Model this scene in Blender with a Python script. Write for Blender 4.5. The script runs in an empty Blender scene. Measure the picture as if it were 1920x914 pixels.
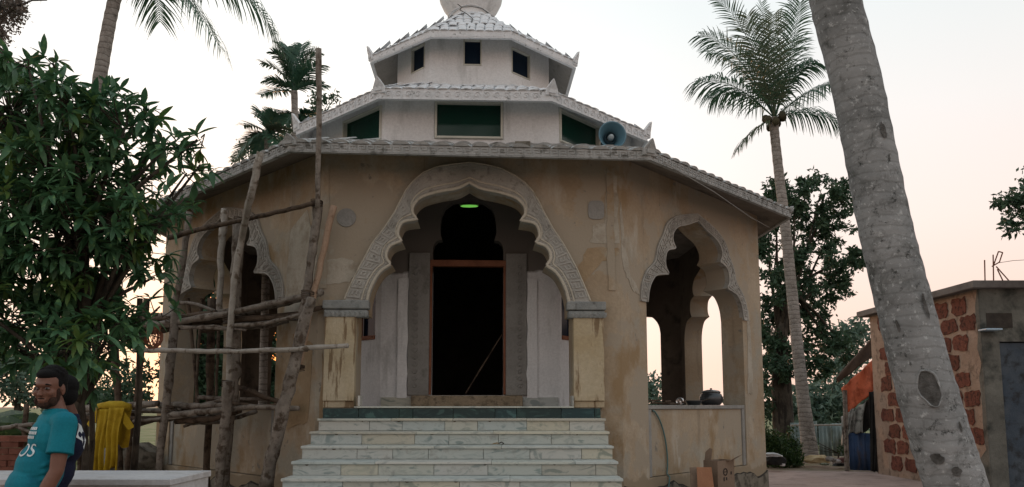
import bpy, math, random
import numpy as np
from mathutils import Vector, Matrix, Euler
from mathutils.geometry import tessellate_polygon
from mathutils.bvhtree import BVHTree

S = bpy.context.scene
COL = S.collection
R = math.radians
rnd = random.Random(7)

# ------------------------------------------------------------------ camera
FPX, PITCH, HZ, EYE = 1400.0, R(6.4), 762.0, 1.5
CYP, CXP = HZ - FPX * math.tan(PITCH), 960.0
cam = bpy.data.cameras.new('camera')
cam.sensor_width = 36; cam.lens = 36 * FPX / 1920
cam.shift_y = (CYP - 457) / 1920
cam.clip_start = 0.05; cam.clip_end = 3000
camo = bpy.data.objects.new('camera', cam); COL.objects.link(camo)
camo.location = (0, 0, EYE); camo.rotation_euler = (R(90) + PITCH, 0, 0)
S.camera = camo

# ------------------------------------------------------------------ world, sun, exposure
SUN_EL, SUN_AZ = 4.4, -17.8          # the low sun stands behind the trees, left of the shrine
sd = Vector((math.sin(R(SUN_AZ)) * math.cos(R(SUN_EL)), math.cos(R(SUN_AZ)) * math.cos(R(SUN_EL)), math.sin(R(SUN_EL))))
W = bpy.data.worlds.new('World'); S.world = W; W.use_nodes = True
nt = W.node_tree; nt.nodes.clear()
def wn(t, **k):
    n = nt.nodes.new(t)
    for a, b in k.items(): setattr(n, a, b)
    return n
tc = wn('ShaderNodeTexCoord'); sep = wn('ShaderNodeSeparateXYZ'); nt.links.new(tc.outputs['Generated'], sep.inputs[0])
ramp = wn('ShaderNodeValToRGB'); nt.links.new(sep.outputs['Z'], ramp.inputs[0])
cr = ramp.color_ramp
cr.elements[0].position = 0.0; cr.elements[0].color = (0.86, 0.60, 0.50, 1)
cr.elements[1].position = 1.0; cr.elements[1].color = (0.62, 0.68, 0.74, 1)
for p, c in ((0.05, (0.92, 0.62, 0.52)), (0.12, (0.95, 0.70, 0.60)), (0.22, (0.96, 0.80, 0.73)), (0.34, (0.90, 0.85, 0.82)), (0.47, (0.80, 0.84, 0.84)), (0.62, (0.75, 0.80, 0.83))):
    e = cr.elements.new(p); e.color = (*c, 1)
dot = wn('ShaderNodeVectorMath', operation='DOT_PRODUCT'); nt.links.new(tc.outputs['Generated'], dot.inputs[0]); dot.inputs[1].default_value = sd
gl = wn('ShaderNodeValToRGB'); nt.links.new(dot.outputs['Value'], gl.inputs[0])
g = gl.color_ramp; g.elements[0].position = 0.0; g.elements[0].color = (0, 0, 0, 1); g.elements[1].position = 1.0; g.elements[1].color = (.8, .3, .08, 1)
for p, c in ((0.6, (.0, .0, .0)), (0.78, (.04, .035, .03)), (0.87, (.14, .125, .11)), (0.95, (.34, .28, .22)), (0.985, (.42, .26, .14)), (0.997, (.55, .25, .08))):
    e = g.elements.new(p); e.color = (*c, 1)
# the sky opposite the sunset is a little dimmer
mr = wn('ShaderNodeMapRange'); nt.links.new(dot.outputs['Value'], mr.inputs[0])
mr.inputs[1].default_value = -1; mr.inputs[2].default_value = 0.7; mr.inputs[3].default_value = 0.80; mr.inputs[4].default_value = 1.0
m1 = wn('ShaderNodeVectorMath', operation='SCALE'); nt.links.new(ramp.outputs[0], m1.inputs[0]); nt.links.new(mr.outputs[0], m1.inputs['Scale'])
a1 = wn('ShaderNodeVectorMath', operation='ADD'); nt.links.new(m1.outputs[0], a1.inputs[0]); nt.links.new(gl.outputs[0], a1.inputs[1])
sky = wn('ShaderNodeTexSky', sky_type='NISHITA', sun_disc=False); sky.sun_elevation = R(SUN_EL); sky.sun_rotation = R(SUN_AZ)
bg1 = wn('ShaderNodeBackground'); bg1.inputs[1].default_value = 0.012; nt.links.new(sky.outputs[0], bg1.inputs[0])
bg2 = wn('ShaderNodeBackground'); bg2.inputs[1].default_value = 0.95; rf_ = wn('ShaderNodeValToRGB'); nt.links.new(dot.outputs['Value'], rf_.inputs[0]); rf_.color_ramp.elements[0].position = .9905; rf_.color_ramp.elements[1].position = .9985
mo = wn('ShaderNodeMix', data_type='RGBA'); nt.links.new(rf_.outputs[0], mo.inputs[0]); nt.links.new(a1.outputs[0], mo.inputs[6]); mo.inputs[7].default_value = (2.2, .55, .14, 1)
nt.links.new(mo.outputs[2], bg2.inputs[0])
ad = wn('ShaderNodeAddShader'); nt.links.new(bg1.outputs[0], ad.inputs[0]); nt.links.new(bg2.outputs[0], ad.inputs[1])
wo = wn('ShaderNodeOutputWorld'); nt.links.new(ad.outputs[0], wo.inputs[0])
sl = bpy.data.lights.new('sun', 'SUN'); sl.energy = 0.5; sl.angle = R(0.6); sl.color = (1, .52, .26)
so = bpy.data.objects.new('sun', sl); COL.objects.link(so); so.rotation_euler = sd.to_track_quat('Z', 'Y').to_euler()
S.view_settings.view_transform = 'Standard'; S.view_settings.look = 'None'
S.view_settings.exposure = 0.18; S.view_settings.gamma = 1
S.cycles.use_denoising = True
S.cycles.max_bounces = 8

# ------------------------------------------------------------------ helpers
def at(x, y, Y):
    """the point of the place that the photograph shows at (x, y), Y metres ahead"""
    dx = (x - CXP) / FPX; dz = (CYP - y) / FPX
    r = Vector((dx, math.cos(PITCH) - dz * math.sin(PITCH), math.sin(PITCH) + dz * math.cos(PITCH)))
    t = Y / r.y
    return Vector((r.x * t, Y, EYE + r.z * t))

class MB:
    def __init__(s): s.v = []; s.f = []
    def add(s, vs, fs):
        o = len(s.v); s.v += [tuple(v) for v in vs]; s.f += [tuple(i + o for i in f) for f in fs]; return s
    def box(s, x0, x1, y0, y1, z0, z1, M=None):
        vs = [Vector((x, y, z)) for z in (z0, z1) for y in (y0, y1) for x in (x0, x1)]
        if M: vs = [M @ v for v in vs]
        return s.add(vs, [(0, 2, 3, 1), (4, 5, 7, 6), (0, 1, 5, 4), (1, 3, 7, 5), (3, 2, 6, 7), (2, 0, 4, 6)])
    def tube(s, pts, rad, n=8, cap=True, jit=0.0, rg=rnd):
        pts = [Vector(p) for p in pts]
        if not isinstance(rad, (list, tuple)): rad = [rad] * len(pts)
        vs = []; fs = []; up = None
        for i, p in enumerate(pts):
            t = (pts[min(i + 1, len(pts) - 1)] - pts[max(i - 1, 0)]).normalized()
            if up is None: up = t.orthogonal().normalized()
            up = (up - t * up.dot(t)).normalized(); b = t.cross(up)
            for k in range(n):
                a = 2 * math.pi * k / n; r = rad[i] * (1 + (rg.uniform(-jit, jit) if jit else 0))
                vs.append(p + (up * math.cos(a) + b * math.sin(a)) * r)
        for i in range(len(pts) - 1):
            for k in range(n):
                fs.append((i * n + k, i * n + (k + 1) % n, (i + 1) * n + (k + 1) % n, (i + 1) * n + k))
        if cap:
            fs.append(tuple(range(n - 1, -1, -1))); fs.append(tuple((len(pts) - 1) * n + k for k in range(n)))
        return s.add(vs, fs)
    def prism(s, poly, ex):
        """closed polygon of 3-D points pushed along ex"""
        n = len(poly); ex = Vector(ex); poly = [Vector(p) for p in poly]
        tri = tessellate_polygon([poly])
        fs = [tuple(t) for t in tri] + [tuple(i + n for i in reversed(t)) for t in tri]
        fs += [(i, (i + 1) % n, (i + 1) % n + n, i + n) for i in range(n)]
        return s.add(poly + [p + ex for p in poly], fs)
    def lathe(s, prof, n=24, c=(0, 0), cap=True):
        vs = []; fs = []
        for r, z in prof:
            for k in range(n):
                a = 2 * math.pi * k / n; vs.append((c[0] + r * math.cos(a), c[1] + r * math.sin(a), z))
        for i in range(len(prof) - 1):
            for k in range(n): fs.append((i * n + k, i * n + (k + 1) % n, (i + 1) * n + (k + 1) % n, (i + 1) * n + k))
        return s.add(vs, fs)
    def mesh(s, name):
        me = bpy.data.meshes.new(name); me.from_pydata(s.v, [], s.f); me.update(); return me
    def build(s, name, m, parent=None, smooth=False, **k):
        me = s.mesh(name)
        import bmesh
        bm = bmesh.new(); bm.from_mesh(me); bmesh.ops.recalc_face_normals(bm, faces=bm.faces); bm.to_mesh(me); bm.free()
        return place(me, name, m, parent, smooth=smooth, **k)

def place(me, name, m=None, parent=None, M=None, smooth=False, bevel=0, label=None, kind=None):
    if m is not None and not me.materials: me.materials.append(m)
    if smooth: me.polygons.foreach_set('use_smooth', [True] * len(me.polygons))
    o = bpy.data.objects.new(name, me); COL.objects.link(o)
    if parent is not None: o.parent = parent
    if M is not None: o.matrix_local = M
    if label: o['label'] = label
    if kind: o['kind'] = kind
    if bevel:
        b = o.modifiers.new('bevel', 'BEVEL'); b.width = bevel; b.segments = 1; b.limit_method = 'ANGLE'
    return o

def thing(name, label, cat, loc=(0, 0, 0), rz=0, group=None):
    o = bpy.data.objects.new(name, None); COL.objects.link(o); o.location = loc; o.rotation_euler = (0, 0, rz)
    return tag(o, label, cat, group)
def tag(o, label=None, cat=None, group=None, kind=None):
    if label: o['label'] = label
    if cat: o['category'] = cat
    if group: o['group'] = group
    if kind: o['kind'] = kind
    return o

# ------------------------------------------------------------------ materials
def newmat(name):
    m = bpy.data.materials.new(name); m.use_nodes = True
    n = m.node_tree; p = n.nodes['Principled BSDF']
    return m, n, p
def noise_node(n, scale, detail=6, rough=.6, stretch=None, coord='P', dist=0):
    g = n.nodes.new('ShaderNodeNewGeometry') if coord == 'P' else n.nodes.new('ShaderNodeTexCoord')
    src = g.outputs['Position'] if coord == 'P' else g.outputs['Object']
    mp = n.nodes.new('ShaderNodeMapping'); n.links.new(src, mp.inputs[0])
    if stretch: mp.inputs['Scale'].default_value = stretch
    t = n.nodes.new('ShaderNodeTexNoise'); n.links.new(mp.outputs[0], t.inputs['Vector'])
    t.inputs['Scale'].default_value = scale; t.inputs['Detail'].default_value = detail; t.inputs['Roughness'].default_value = rough
    t.inputs['Distortion'].default_value = dist
    return t
def ramp_node(n, src, stops):
    r = n.nodes.new('ShaderNodeValToRGB'); n.links.new(src, r.inputs[0]); c = r.color_ramp
    c.elements[0].position = stops[0][0]; c.elements[0].color = (*stops[0][1], 1)
    c.elements[1].position = stops[-1][0]; c.elements[1].color = (*stops[-1][1], 1)
    for p, k in stops[1:-1]: e = c.elements.new(p); e.color = (*k, 1)
    return r
def mixc(n, fac, a, b, blend='MIX'):
    m = n.nodes.new('ShaderNodeMix'); m.data_type = 'RGBA'; m.blend_type = blend
    if isinstance(fac, (int, float)): m.inputs[0].default_value = fac
    else: n.links.new(fac, m.inputs[0])
    for k, q in ((6, a), (7, b)):
        if isinstance(q, tuple): m.inputs[k].default_value = (*q, 1)
        else: n.links.new(q, m.inputs[k])
    return m.outputs[2]
def bumpit(n, p, src, strength, dist=.02):
    b = n.nodes.new('ShaderNodeBump'); b.inputs['Strength'].default_value = strength; b.inputs['Distance'].default_value = dist
    n.links.new(src, b.inputs['Height']); n.links.new(b.outputs[0], p.inputs['Normal'])
def rough(name, c1, c2, scale=3, c3=None, s3=12, f3=(.5, .62), stretch3=None, r=.85, bump=.4, bscale=40, extra=None, coord='P', metal=0, bdist=.02, var=0):
    m, n, p = newmat(name)
    a = noise_node(n, scale, coord=coord); col = ramp_node(n, a.outputs[0], ((.35, c1), (.65, c2))).outputs[0]
    if c3 is not None:
        q = noise_node(n, s3, stretch=stretch3, coord=coord); fr = ramp_node(n, q.outputs[0], ((f3[0], (0, 0, 0)), (f3[1], (1, 1, 1))))
        col = mixc(n, fr.outputs[0], col, c3)
    fine = noise_node(n, bscale, 8, .7, coord=coord)
    col = mixc(n, .3, col, ramp_node(n, fine.outputs[0], ((.3, (.3, .3, .3)), (.7, (1, 1, 1)))).outputs[0], 'MULTIPLY')
    if var:
        oi = n.nodes.new('ShaderNodeObjectInfo'); rr = ramp_node(n, oi.outputs['Random'], ((0, (1 - var,) * 3), (1, (1, 1, 1))))
        col = mixc(n, 1.0, col, rr.outputs[0], 'MULTIPLY')
    if extra: col = extra(n, col)
    n.links.new(col, p.inputs['Base Color']); p.inputs['Roughness'].default_value = r; p.inputs['Metallic'].default_value = metal
    p.inputs['Specular IOR Level'].default_value = .25
    if bump: bumpit(n, p, fine.outputs[0], bump, bdist)
    return m
def grime(col2, scale, stretch, lo, hi):
    def f(n, col):
        q = noise_node(n, scale, 7, .65, stretch=stretch); fr = ramp_node(n, q.outputs[0], ((lo, (0, 0, 0)), (hi, (1, 1, 1))))
        return mixc(n, fr.outputs[0], col, col2)
    return f
def chain(*fs):
    def f(n, col):
        for k in fs: col = k(n, col)
        return col
    return f
def zband(col2, z0, z1, wob=.25, scale=1.6):
    """paint of another colour between two heights, with a wobbly brushed edge"""
    def f(n, col):
        g_ = n.nodes.new('ShaderNodeNewGeometry'); sp = n.nodes.new('ShaderNodeSeparateXYZ'); n.links.new(g_.outputs['Position'], sp.inputs[0])
        q = noise_node(n, scale, 4); ma = n.nodes.new('ShaderNodeMath'); ma.operation = 'MULTIPLY_ADD'
        n.links.new(q.outputs[0], ma.inputs[0]); ma.inputs[1].default_value = wob; n.links.new(sp.outputs['Z'], ma.inputs[2])
        def step(z, inv):
            k = n.nodes.new('ShaderNodeMapRange'); n.links.new(ma.outputs[0], k.inputs[0]); k.inputs[1].default_value = z + wob / 2 - .02; k.inputs[2].default_value = z + wob / 2 + .02
            k.inputs[3].default_value = 1 if inv else 0; k.inputs[4].default_value = 0 if inv else 1; return k.outputs[0]
        mu = n.nodes.new('ShaderNodeMath'); mu.operation = 'MULTIPLY'; n.links.new(step(z0, False), mu.inputs[0]); n.links.new(step(z1, True), mu.inputs[1])
        return mixc(n, mu.outputs[0], col, col2)
    return f

M_ochre = rough('ochre_plaster', (.375, .29, .195), (.46, .38, .28), 1.1, (.38, .35, .285), 1.5, (.50, .62), r=.9, bump=.35, bscale=25,
                extra=chain(grime((.46, .42, .35), 2.2, (1, 1, .35), .55, .70), grime((.17, .135, .10), 4.0, (1, 1, .10), .60, .78), grime((.36, .31, .24), .8, (1, 1, 1), .52, .545), grime((.30, .215, .125), 1.1, (1, 1, .6), .57, .64), grime((.22, .20, .17), 5, (1, 1, 1), .64, .70), zband((.29, .235, .165), -1, .55, .5, 2.5)))
M_greyplaster = rough('grey_cement_plaster', (.27, .265, .25), (.36, .355, .335), 2.5, (.17, .165, .15), 5, (.55, .75), bump=.5, bscale=35)
M_band = rough('carved_cement_band', (.36, .35, .32), (.48, .465, .425), 3, (.22, .21, .18), 9, (.55, .75), bump=.4, bscale=50)
M_cream = rough('cream_moulding', (.50, .46, .38), (.58, .54, .45), 3, (.34, .3, .23), 7, (.56, .75), bump=.3, bscale=50)
M_capital = rough('bluegrey_capital', (.24, .255, .25), (.33, .34, .325), 6, (.13, .13, .12), 9, (.58, .7), bump=.6, bscale=40)
M_pillar = rough('flaking_pillar_paint', (.46, .37, .23), (.55, .48, .35), 1.5, (.24, .17, .10), 5, (.54, .60), stretch3=(2.2, 2.2, .28), bump=.3, bscale=30)
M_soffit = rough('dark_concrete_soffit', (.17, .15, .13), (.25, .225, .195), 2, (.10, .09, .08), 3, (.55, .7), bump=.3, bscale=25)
M_fascia = rough('weathered_fascia', (.36, .37, .36), (.48, .49, .48), 4, (.18, .18, .165), 9, (.52, .66), bump=.5, bscale=40)
M_white = rough('whitewash', (.80, .82, .83), (.87, .88, .885), 1.4, (.50, .52, .52), 2.5, (.56, .72), stretch3=(1, 1, .25), r=.75, bump=.15, bscale=30, extra=chain(grime((.56, .57, .56), 6, (1, 1, .10), .60, .80), grime((.50, .50, .47), 3, (1, 1, .5), .68, .76)))
M_whiteroof = rough('stained_white_roof', (.72, .745, .76), (.83, .84, .85), 4, (.30, .31, .30), 13, (.60, .70), bump=.4, bscale=35)
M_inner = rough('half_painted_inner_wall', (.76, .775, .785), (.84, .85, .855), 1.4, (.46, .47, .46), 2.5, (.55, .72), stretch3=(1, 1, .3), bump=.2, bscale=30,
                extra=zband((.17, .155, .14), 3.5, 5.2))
M_floor = rough('cement_floor', (.24, .23, .21), (.32, .31, .29), 2, bump=.3)
M_dark = rough('shade_dark_room_plaster', (.05, .045, .04), (.08, .072, .065), 2, bump=.2)  # room shade put into the colour of wall backs, floor and ceiling
M_tanstone = rough('tan_threshold', (.30, .24, .16), (.38, .31, .22), 5, (.2, .16, .11), 12, bump=.5)
M_innerface = rough('shade_dark_brown_plaster', (.10, .078, .06), (.16, .13, .10), 1.5, (.07, .055, .045), 3, (.5, .65), bump=.3)  # shade of the walk behind the arches, put into the plaster colour
M_wood = rough('red_brown_wood', (.22, .085, .045), (.30, .12, .065), 6, r=.6, bump=.3)
M_pole = rough('weathered_pole', (.19, .165, .14), (.32, .285, .245), 7, (.10, .075, .055), 10, (.5, .62), stretch3=(1, 1, 1), r=.85, bump=.8, bscale=45)
M_poledark = rough('dark_pole', (.09, .065, .045), (.15, .11, .08), 7, (.05, .035, .025), 10, (.5, .62), r=.85, bump=.8, bscale=45)
M_polepale = rough('pale_peeled_pole', (.36, .33, .29), (.50, .47, .42), 7, (.18, .145, .11), 9, (.55, .65), r=.8, bump=.6, bscale=45)
M_bamboo = rough('bamboo', (.38, .26, .18), (.46, .33, .24), 5, (.26, .17, .11), 10, (.55, .65), r=.6, bump=.3)
M_rope = rough('rust_brown_rope', (.22, .09, .05), (.30, .13, .08), 20, bump=.8)
M_rubble = rough('rough_plinth', (.17, .155, .125), (.27, .245, .20), 3, (.09, .08, .065), 7, (.5, .62), bump=1.0, bscale=18)
M_crackdark = rough('exposed_dark_joint', (.04, .035, .03), (.07, .06, .05), 8)

def marble(name, base, vein, var=.30):
    m, n, p = newmat(name)
    g_ = n.nodes.new('ShaderNodeNewGeometry'); oi = n.nodes.new('ShaderNodeObjectInfo')
    ad_ = n.nodes.new('ShaderNodeVectorMath'); ad_.operation = 'ADD'; sc = n.nodes.new('ShaderNodeVectorMath'); sc.operation = 'SCALE'
    cb = n.nodes.new('ShaderNodeCombineXYZ')
    for i in range(3): n.links.new(oi.outputs['Random'], cb.inputs[i])
    n.links.new(cb.outputs[0], sc.inputs[0]); sc.inputs['Scale'].default_value = 31
    n.links.new(g_.outputs['Position'], ad_.inputs[0]); n.links.new(sc.outputs[0], ad_.inputs[1])
    mp = n.nodes.new('ShaderNodeMapping'); n.links.new(ad_.outputs[0], mp.inputs[0]); mp.inputs['Rotation'].default_value = (.4, .7, .3); mp.inputs['Scale'].default_value = (1, 1, 2.2)
    t = n.nodes.new('ShaderNodeTexNoise'); n.links.new(mp.outputs[0], t.inputs['Vector']); t.inputs['Scale'].default_value = 3.2; t.inputs['Detail'].default_value = 7; t.inputs['Distortion'].default_value = 1.6
    col = ramp_node(n, t.outputs[0], ((.36, vein), (.44, base), (.56, base), (.62, tuple((a + b) / 2 for a, b in zip(base, vein))), (.68, base))).outputs[0]
    rr = ramp_node(n, oi.outputs['Random'], ((0, (1 - var, 1 - var, 1 - var)), (.3, (1, .96, .84)), (.6, (.82, .92, .97)), (1, (1, 1, 1))))
    col = mixc(n, 1.0, col, rr.outputs[0], 'MULTIPLY')
    d = noise_node(n, 9, 8, .7); dr = ramp_node(n, d.outputs[0], ((.56, (0, 0, 0)), (.74, (1, 1, 1))))
    col = mixc(n, dr.outputs[0], col, tuple(c * .55 for c in base))
    n.links.new(col, p.inputs['Base Color']); p.inputs['Roughness'].default_value = .38; p.inputs['Specular IOR Level'].default_value = .4
    return m
M_marble = marble('white_marble', (.50, .51, .475), (.27, .31, .295))
M_marbletread = marble('marble_tread', (.56, .56, .51), (.36, .38, .36))
M_green = marble('dark_green_marble', (.012, .045, .05), (.05, .12, .12), .4)

def glass(name):
    m, n, p = newmat(name); p.inputs['Base Color'].default_value = (.006, .05, .035, 1); p.inputs['Roughness'].default_value = .12
    tr = n.nodes.new('ShaderNodeBsdfTransparent'); tr.inputs[0].default_value = (.25, .75, .5, 1); mx = n.nodes.new('ShaderNodeMixShader'); mx.inputs[0].default_value = .35
    n.links.new(p.outputs[0], mx.inputs[1]); n.links.new(tr.outputs[0], mx.inputs[2]); n.links.new(mx.outputs[0], n.nodes['Material Output'].inputs[0]); return m
M_glass = glass('dark_green_glass')
M_blueglass = rough('dark_blue_glass', (.006, .016, .035), (.01, .022, .045), 2, r=.12, bump=0)
def simple(name, c, r=.5, metal=0):
    m, n, p = newmat(name); p.inputs['Base Color'].default_value = (*c, 1); p.inputs['Roughness'].default_value = r; p.inputs['Metallic'].default_value = metal; return m
def emis(name, c, s):
    m, n, p = newmat(name); p.inputs['Base Color'].default_value = (*c, 1); p.inputs['Emission Color'].default_value = (*c, 1); p.inputs['Emission Strength'].default_value = s; return m

# ------------------------------------------------------------------ the shrine
YAW = R(2.5); BX, BY = -.53, 9.55
B = thing('shrine_building', 'unfinished three tiered domed shrine with scalloped arches and weathered ochre walls', 'shrine', (BX, BY, 0), YAW)
BM = Matrix.Translation((BX, BY, 0)) @ Matrix.Rotation(YAW, 4, 'Z')
BMI = BM.inverted()
P8 = [(-1.95, 0), (1.95, 0), (4.95, 3.0), (4.95, 6.9), (1.95, 9.9), (-1.95, 9.9), (-5.31, 6.9), (-5.31, 3.36)]
I8 = [(-1.36, 1.6), (1.32, 1.6), (2.75, 3.03), (2.75, 6.87), (1.32, 8.3), (-1.36, 8.3), (-2.79, 6.87), (-2.79, 3.03)]
T8 = [(-.80, 3.23), (.62, 3.23), (1.40, 3.93), (1.40, 5.97), (.62, 6.67), (-.80, 6.67), (-1.45, 5.97), (-1.45, 3.93)]
FL = 1.49
def v2(p): return Vector((p[0], p[1]))
def offset_poly(P, d):
    out = []; n = len(P)
    for i in range(n):
        a, b, c = v2(P[i - 1]), v2(P[i]), v2(P[(i + 1) % n])
        d1 = (b - a).normalized(); d2 = (c - b).normalized()
        n1 = Vector((-d1.y, d1.x)); n2 = Vector((-d2.y, d2.x))
        k = (n1 + n2); k = k / k.dot(n1)
        out.append(b + k * d)
    return out
def smooth_profile(pts, cusps, sub=5):
    """Catmull-Rom through pts, kept sharp at the cusp indices"""
    out = []; n = len(pts)
    segs = []; st = 0
    for c in sorted(set(cusps) | {n - 1}):
        if c > st: segs.append(pts[st:c + 1]); st = c
    for sg in segs:
        m = len(sg)
        for i in range(m - 1):
            p0 = Vector(sg[max(i - 1, 0)]); p1 = Vector(sg[i]); p2 = Vector(sg[i + 1]); p3 = Vector(sg[min(i + 2, m - 1)])
            for k in range(sub):
                t = k / sub
                out.append(.5 * ((2 * p1) + (p2 - p0) * t + (2 * p0 - 5 * p1 + 4 * p2 - p3) * t * t + (-p0 + 3 * p1 - 3 * p2 + p3) * t ** 3))
    out.append(Vector(pts[-1])); return out
FRONT_ARCH = [(1, 0), (.975, .10), (.925, .20), (.86, .275), (.765, .325), (.815, .375), (.81, .44), (.765, .49), (.665, .52), (.705, .57), (.70, .63), (.655, .685), (.515, .705), (.565, .76), (.555, .83), (.47, .90), (.30, .945), (.12, .975), (0, 1.03)]
FRONT_CUSP = [4, 8, 12]
SIDE_ARCH = [(1, 0), (.975, .12), (.92, .22), (.82, .30), (.60, .335), (.66, .40), (.67, .49), (.62, .585), (.46, .63), (.52, .70), (.51, .79), (.41, .88), (.2, .95), (0, 1.03)]
SIDE_CUSP = [4, 8]
def arch_curve(prof, cusp, tc, hw, z, H):
    r = smooth_profile(prof, cusp)
    right = [(tc + p[0] * hw, z + p[1] * H) for p in r]         # springing to apex on the right
    left = [(tc - p[0] * hw, z + p[1] * H) for p in r]
    return left + right[-2::-1]                                 # left springing, up over the apex, down to the right
def wall_panel(name, mat, P, i, Pin, z0, z1, holes, parent=B, **k):
    A, Bp = v2(P[i]), v2(P[(i + 1) % 8]); d = (Bp - A).normalized(); L = (Bp - A).length
    Ai, Bi = Vector(Pin[i]), Vector(Pin[(i + 1) % 8])
    ta, tb = (Ai - A).dot(d), (Bi - A).dot(d); nrm = Vector((-d.y, d.x)); th = (Ai - A).dot(nrm)
    outer = [(0, z0), (L, z0), (L, z1), (0, z1)]
    loops = [[Vector((x, z, 0)) for x, z in outer]] + [[Vector((x, z, 0)) for x, z in h] for h in holes]
    tri = tessellate_polygon(loops); flat = [p for lp in loops for p in lp]
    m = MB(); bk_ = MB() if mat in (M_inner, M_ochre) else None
    def w(x, z, off): q = A + d * x + nrm * off; return (q.x, q.y, z)
    m.add([w(p.x, p.y, 0) for p in flat], [tuple(t) for t in tri])
    fb = [w({0: ta, 1: tb, 2: tb, 3: ta}[j], flat[j].y, th) if j < 4 else w(flat[j].x, flat[j].y, th) for j in range(len(flat))]
    m.add(fb, [tuple(reversed(t)) for t in tri])
    o = 4
    for h in holes:
        n = len(h)
        m.add([w(x, z, 0) for x, z in h] + [w(x, z, th) for x, z in h], [(j, (j + 1) % n, (j + 1) % n + n, j + n) for j in range(n)])
    o = m.build(name, mat, parent, **k)
    if bk_ is not None:            # room side coloured dark to hold the indoor shade
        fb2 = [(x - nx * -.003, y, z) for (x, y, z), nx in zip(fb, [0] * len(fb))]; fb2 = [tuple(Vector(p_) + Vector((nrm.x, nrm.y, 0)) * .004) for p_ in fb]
        MB().add(fb2, [tuple(reversed(t)) for t in tri]).build('shade_dark_inner_face', M_dark if mat is M_inner else M_innerface, o)
    return o
def frame_of(P, i):
    A, Bp = v2(P[i]), v2(P[(i + 1) % 8]); d = (Bp - A).normalized(); nrm = Vector((-d.y, d.x))
    M = Matrix(((d.x, nrm.x, 0, A.x), (d.y, nrm.y, 0, A.y), (0, 0, 1, 0), (0, 0, 0, 1)))   # x along the wall, y into it
    return M, (Bp - A).length
WALLTOP = 4.82
P8i = offset_poly(P8, .38)
ARCH = {}                                     # face -> (tc, hw, zspring, H)
for i in range(8):
    L = frame_of(P8, i)[1]
    ARCH[i] = (L / 2, 1.47, 2.9, 1.36)
ARCH[0] = (1.92, 1.286, 2.80, 1.54)
ARCH[1] = (2.07, 1.46, 2.91, 1.36)
ARCH[7] = (2.13, 1.63, 2.9, 1.48)
ARCH[2] = (1.95, 1.50, 2.9, 1.40); ARCH[3] = (frame_of(P8, 3)[1] / 2, 1.45, 3.15, 1.3)
ARCH[6] = (1.77, 1.35, 2.9, 1.4)

def resample(c, n):
    c = [Vector((p[0], p[1])) for p in c]; s = [0]
    for a, b in zip(c, c[1:]): s.append(s[-1] + (b - a).length)
    out = []; j = 0
    for k in range(n):
        t = s[-1] * k / (n - 1)
        while j < len(s) - 2 and s[j + 1] < t: j += 1
        u = (t - s[j]) / max(s[j + 1] - s[j], 1e-9); out.append(c[j].lerp(c[j + 1], u))
    return out
def archivolt(i, inner, outer, depth, front):
    """a carved band round an arch: slab, two cream roll mouldings, a row of beads and raised key work"""
    M, L = frame_of(P8, i)
    n = 121; ci = resample(inner, n); co = resample(outer, n)
    def w(p, y): return M @ Vector((p[0], y, p[1]))
    m = MB(); vs = []
    for a, b in zip(ci, co): vs += [w(a, -depth), w(b, -depth), w(a, .05), w(b, .003)]
    fs = []
    for k in range(n - 1):
        q = 4 * k; fs += [(q, q + 1, q + 5, q + 4), (q + 1, q + 3, q + 7, q + 5), (q, q + 4, q + 6, q + 2)]
    fs += [(0, 2, 3, 1), (4 * n - 4, 4 * n - 3, 4 * n - 1, 4 * n - 2)]
    m.add(vs, fs); band = m.build('archivolt', M_band, B)
    def mid(k, f): return ci[k].lerp(co[k], f)
    r = MB()
    r.tube([w(mid(k, .03), -depth - .004) for k in range(n)], .022 if front else .014, 6)
    if front: r.tube([w(mid(k, .26), -depth - .002) for k in range(n)], .013, 6)
    r.tube([w(mid(k, .97), -depth), ] and [w(mid(k, .97), -depth) for k in range(n)], .012, 5)
    r.build('roll_moulding', M_cream if front else M_band, band, smooth=True)
    kk = MB(); hgt = .013
    def quad(k0, k1, f0, f1):
        def pt(k, f, y):
            k = max(0, min(n - 1.001, k)); a = int(k); u = k - a
            return w(mid(a, f).lerp(mid(a + 1, f), u), y)
        v = [pt(k0, f0, -depth + .002), pt(k1, f0, -depth + .002), pt(k1, f1, -depth + .002), pt(k0, f1, -depth + .002),
             pt(k0, f0, -depth - hgt), pt(k1, f0, -depth - hgt), pt(k1, f1, -depth - hgt), pt(k0, f1, -depth - hgt)]
        kk.add(v, [(4, 5, 6, 7), (0, 1, 5, 4), (1, 2, 6, 5), (2, 3, 7, 6), (3, 0, 4, 7)])
    f0, f1 = (.36, .92) if front else (.2, .88); fd = (f1 - f0); step = 3.1; k = 1.0
    while k < n - step:
        a, b = k + .15, k + step - .4; t = .42; tf = fd * .12
        quad(a, b, f0, f0 + tf); quad(a, b, f1 - tf, f1); quad(a, a + t, f0 + tf, f1 - tf)
        quad(a + 1.0, b, f0 + fd * .30, f0 + fd * .42); quad(b - t, b, f0 + fd * .42, f0 + fd * .72); quad(a + 1.0, b - t, f0 + fd * .6, f0 + fd * .72)
        k += step
    if front:
        k = 1.0
        while k < n - 2: quad(k, k + .55, .12, .20); k += 1.0
    kk.build('key_relief', M_band, band, kind='stuff')
    return band

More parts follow.
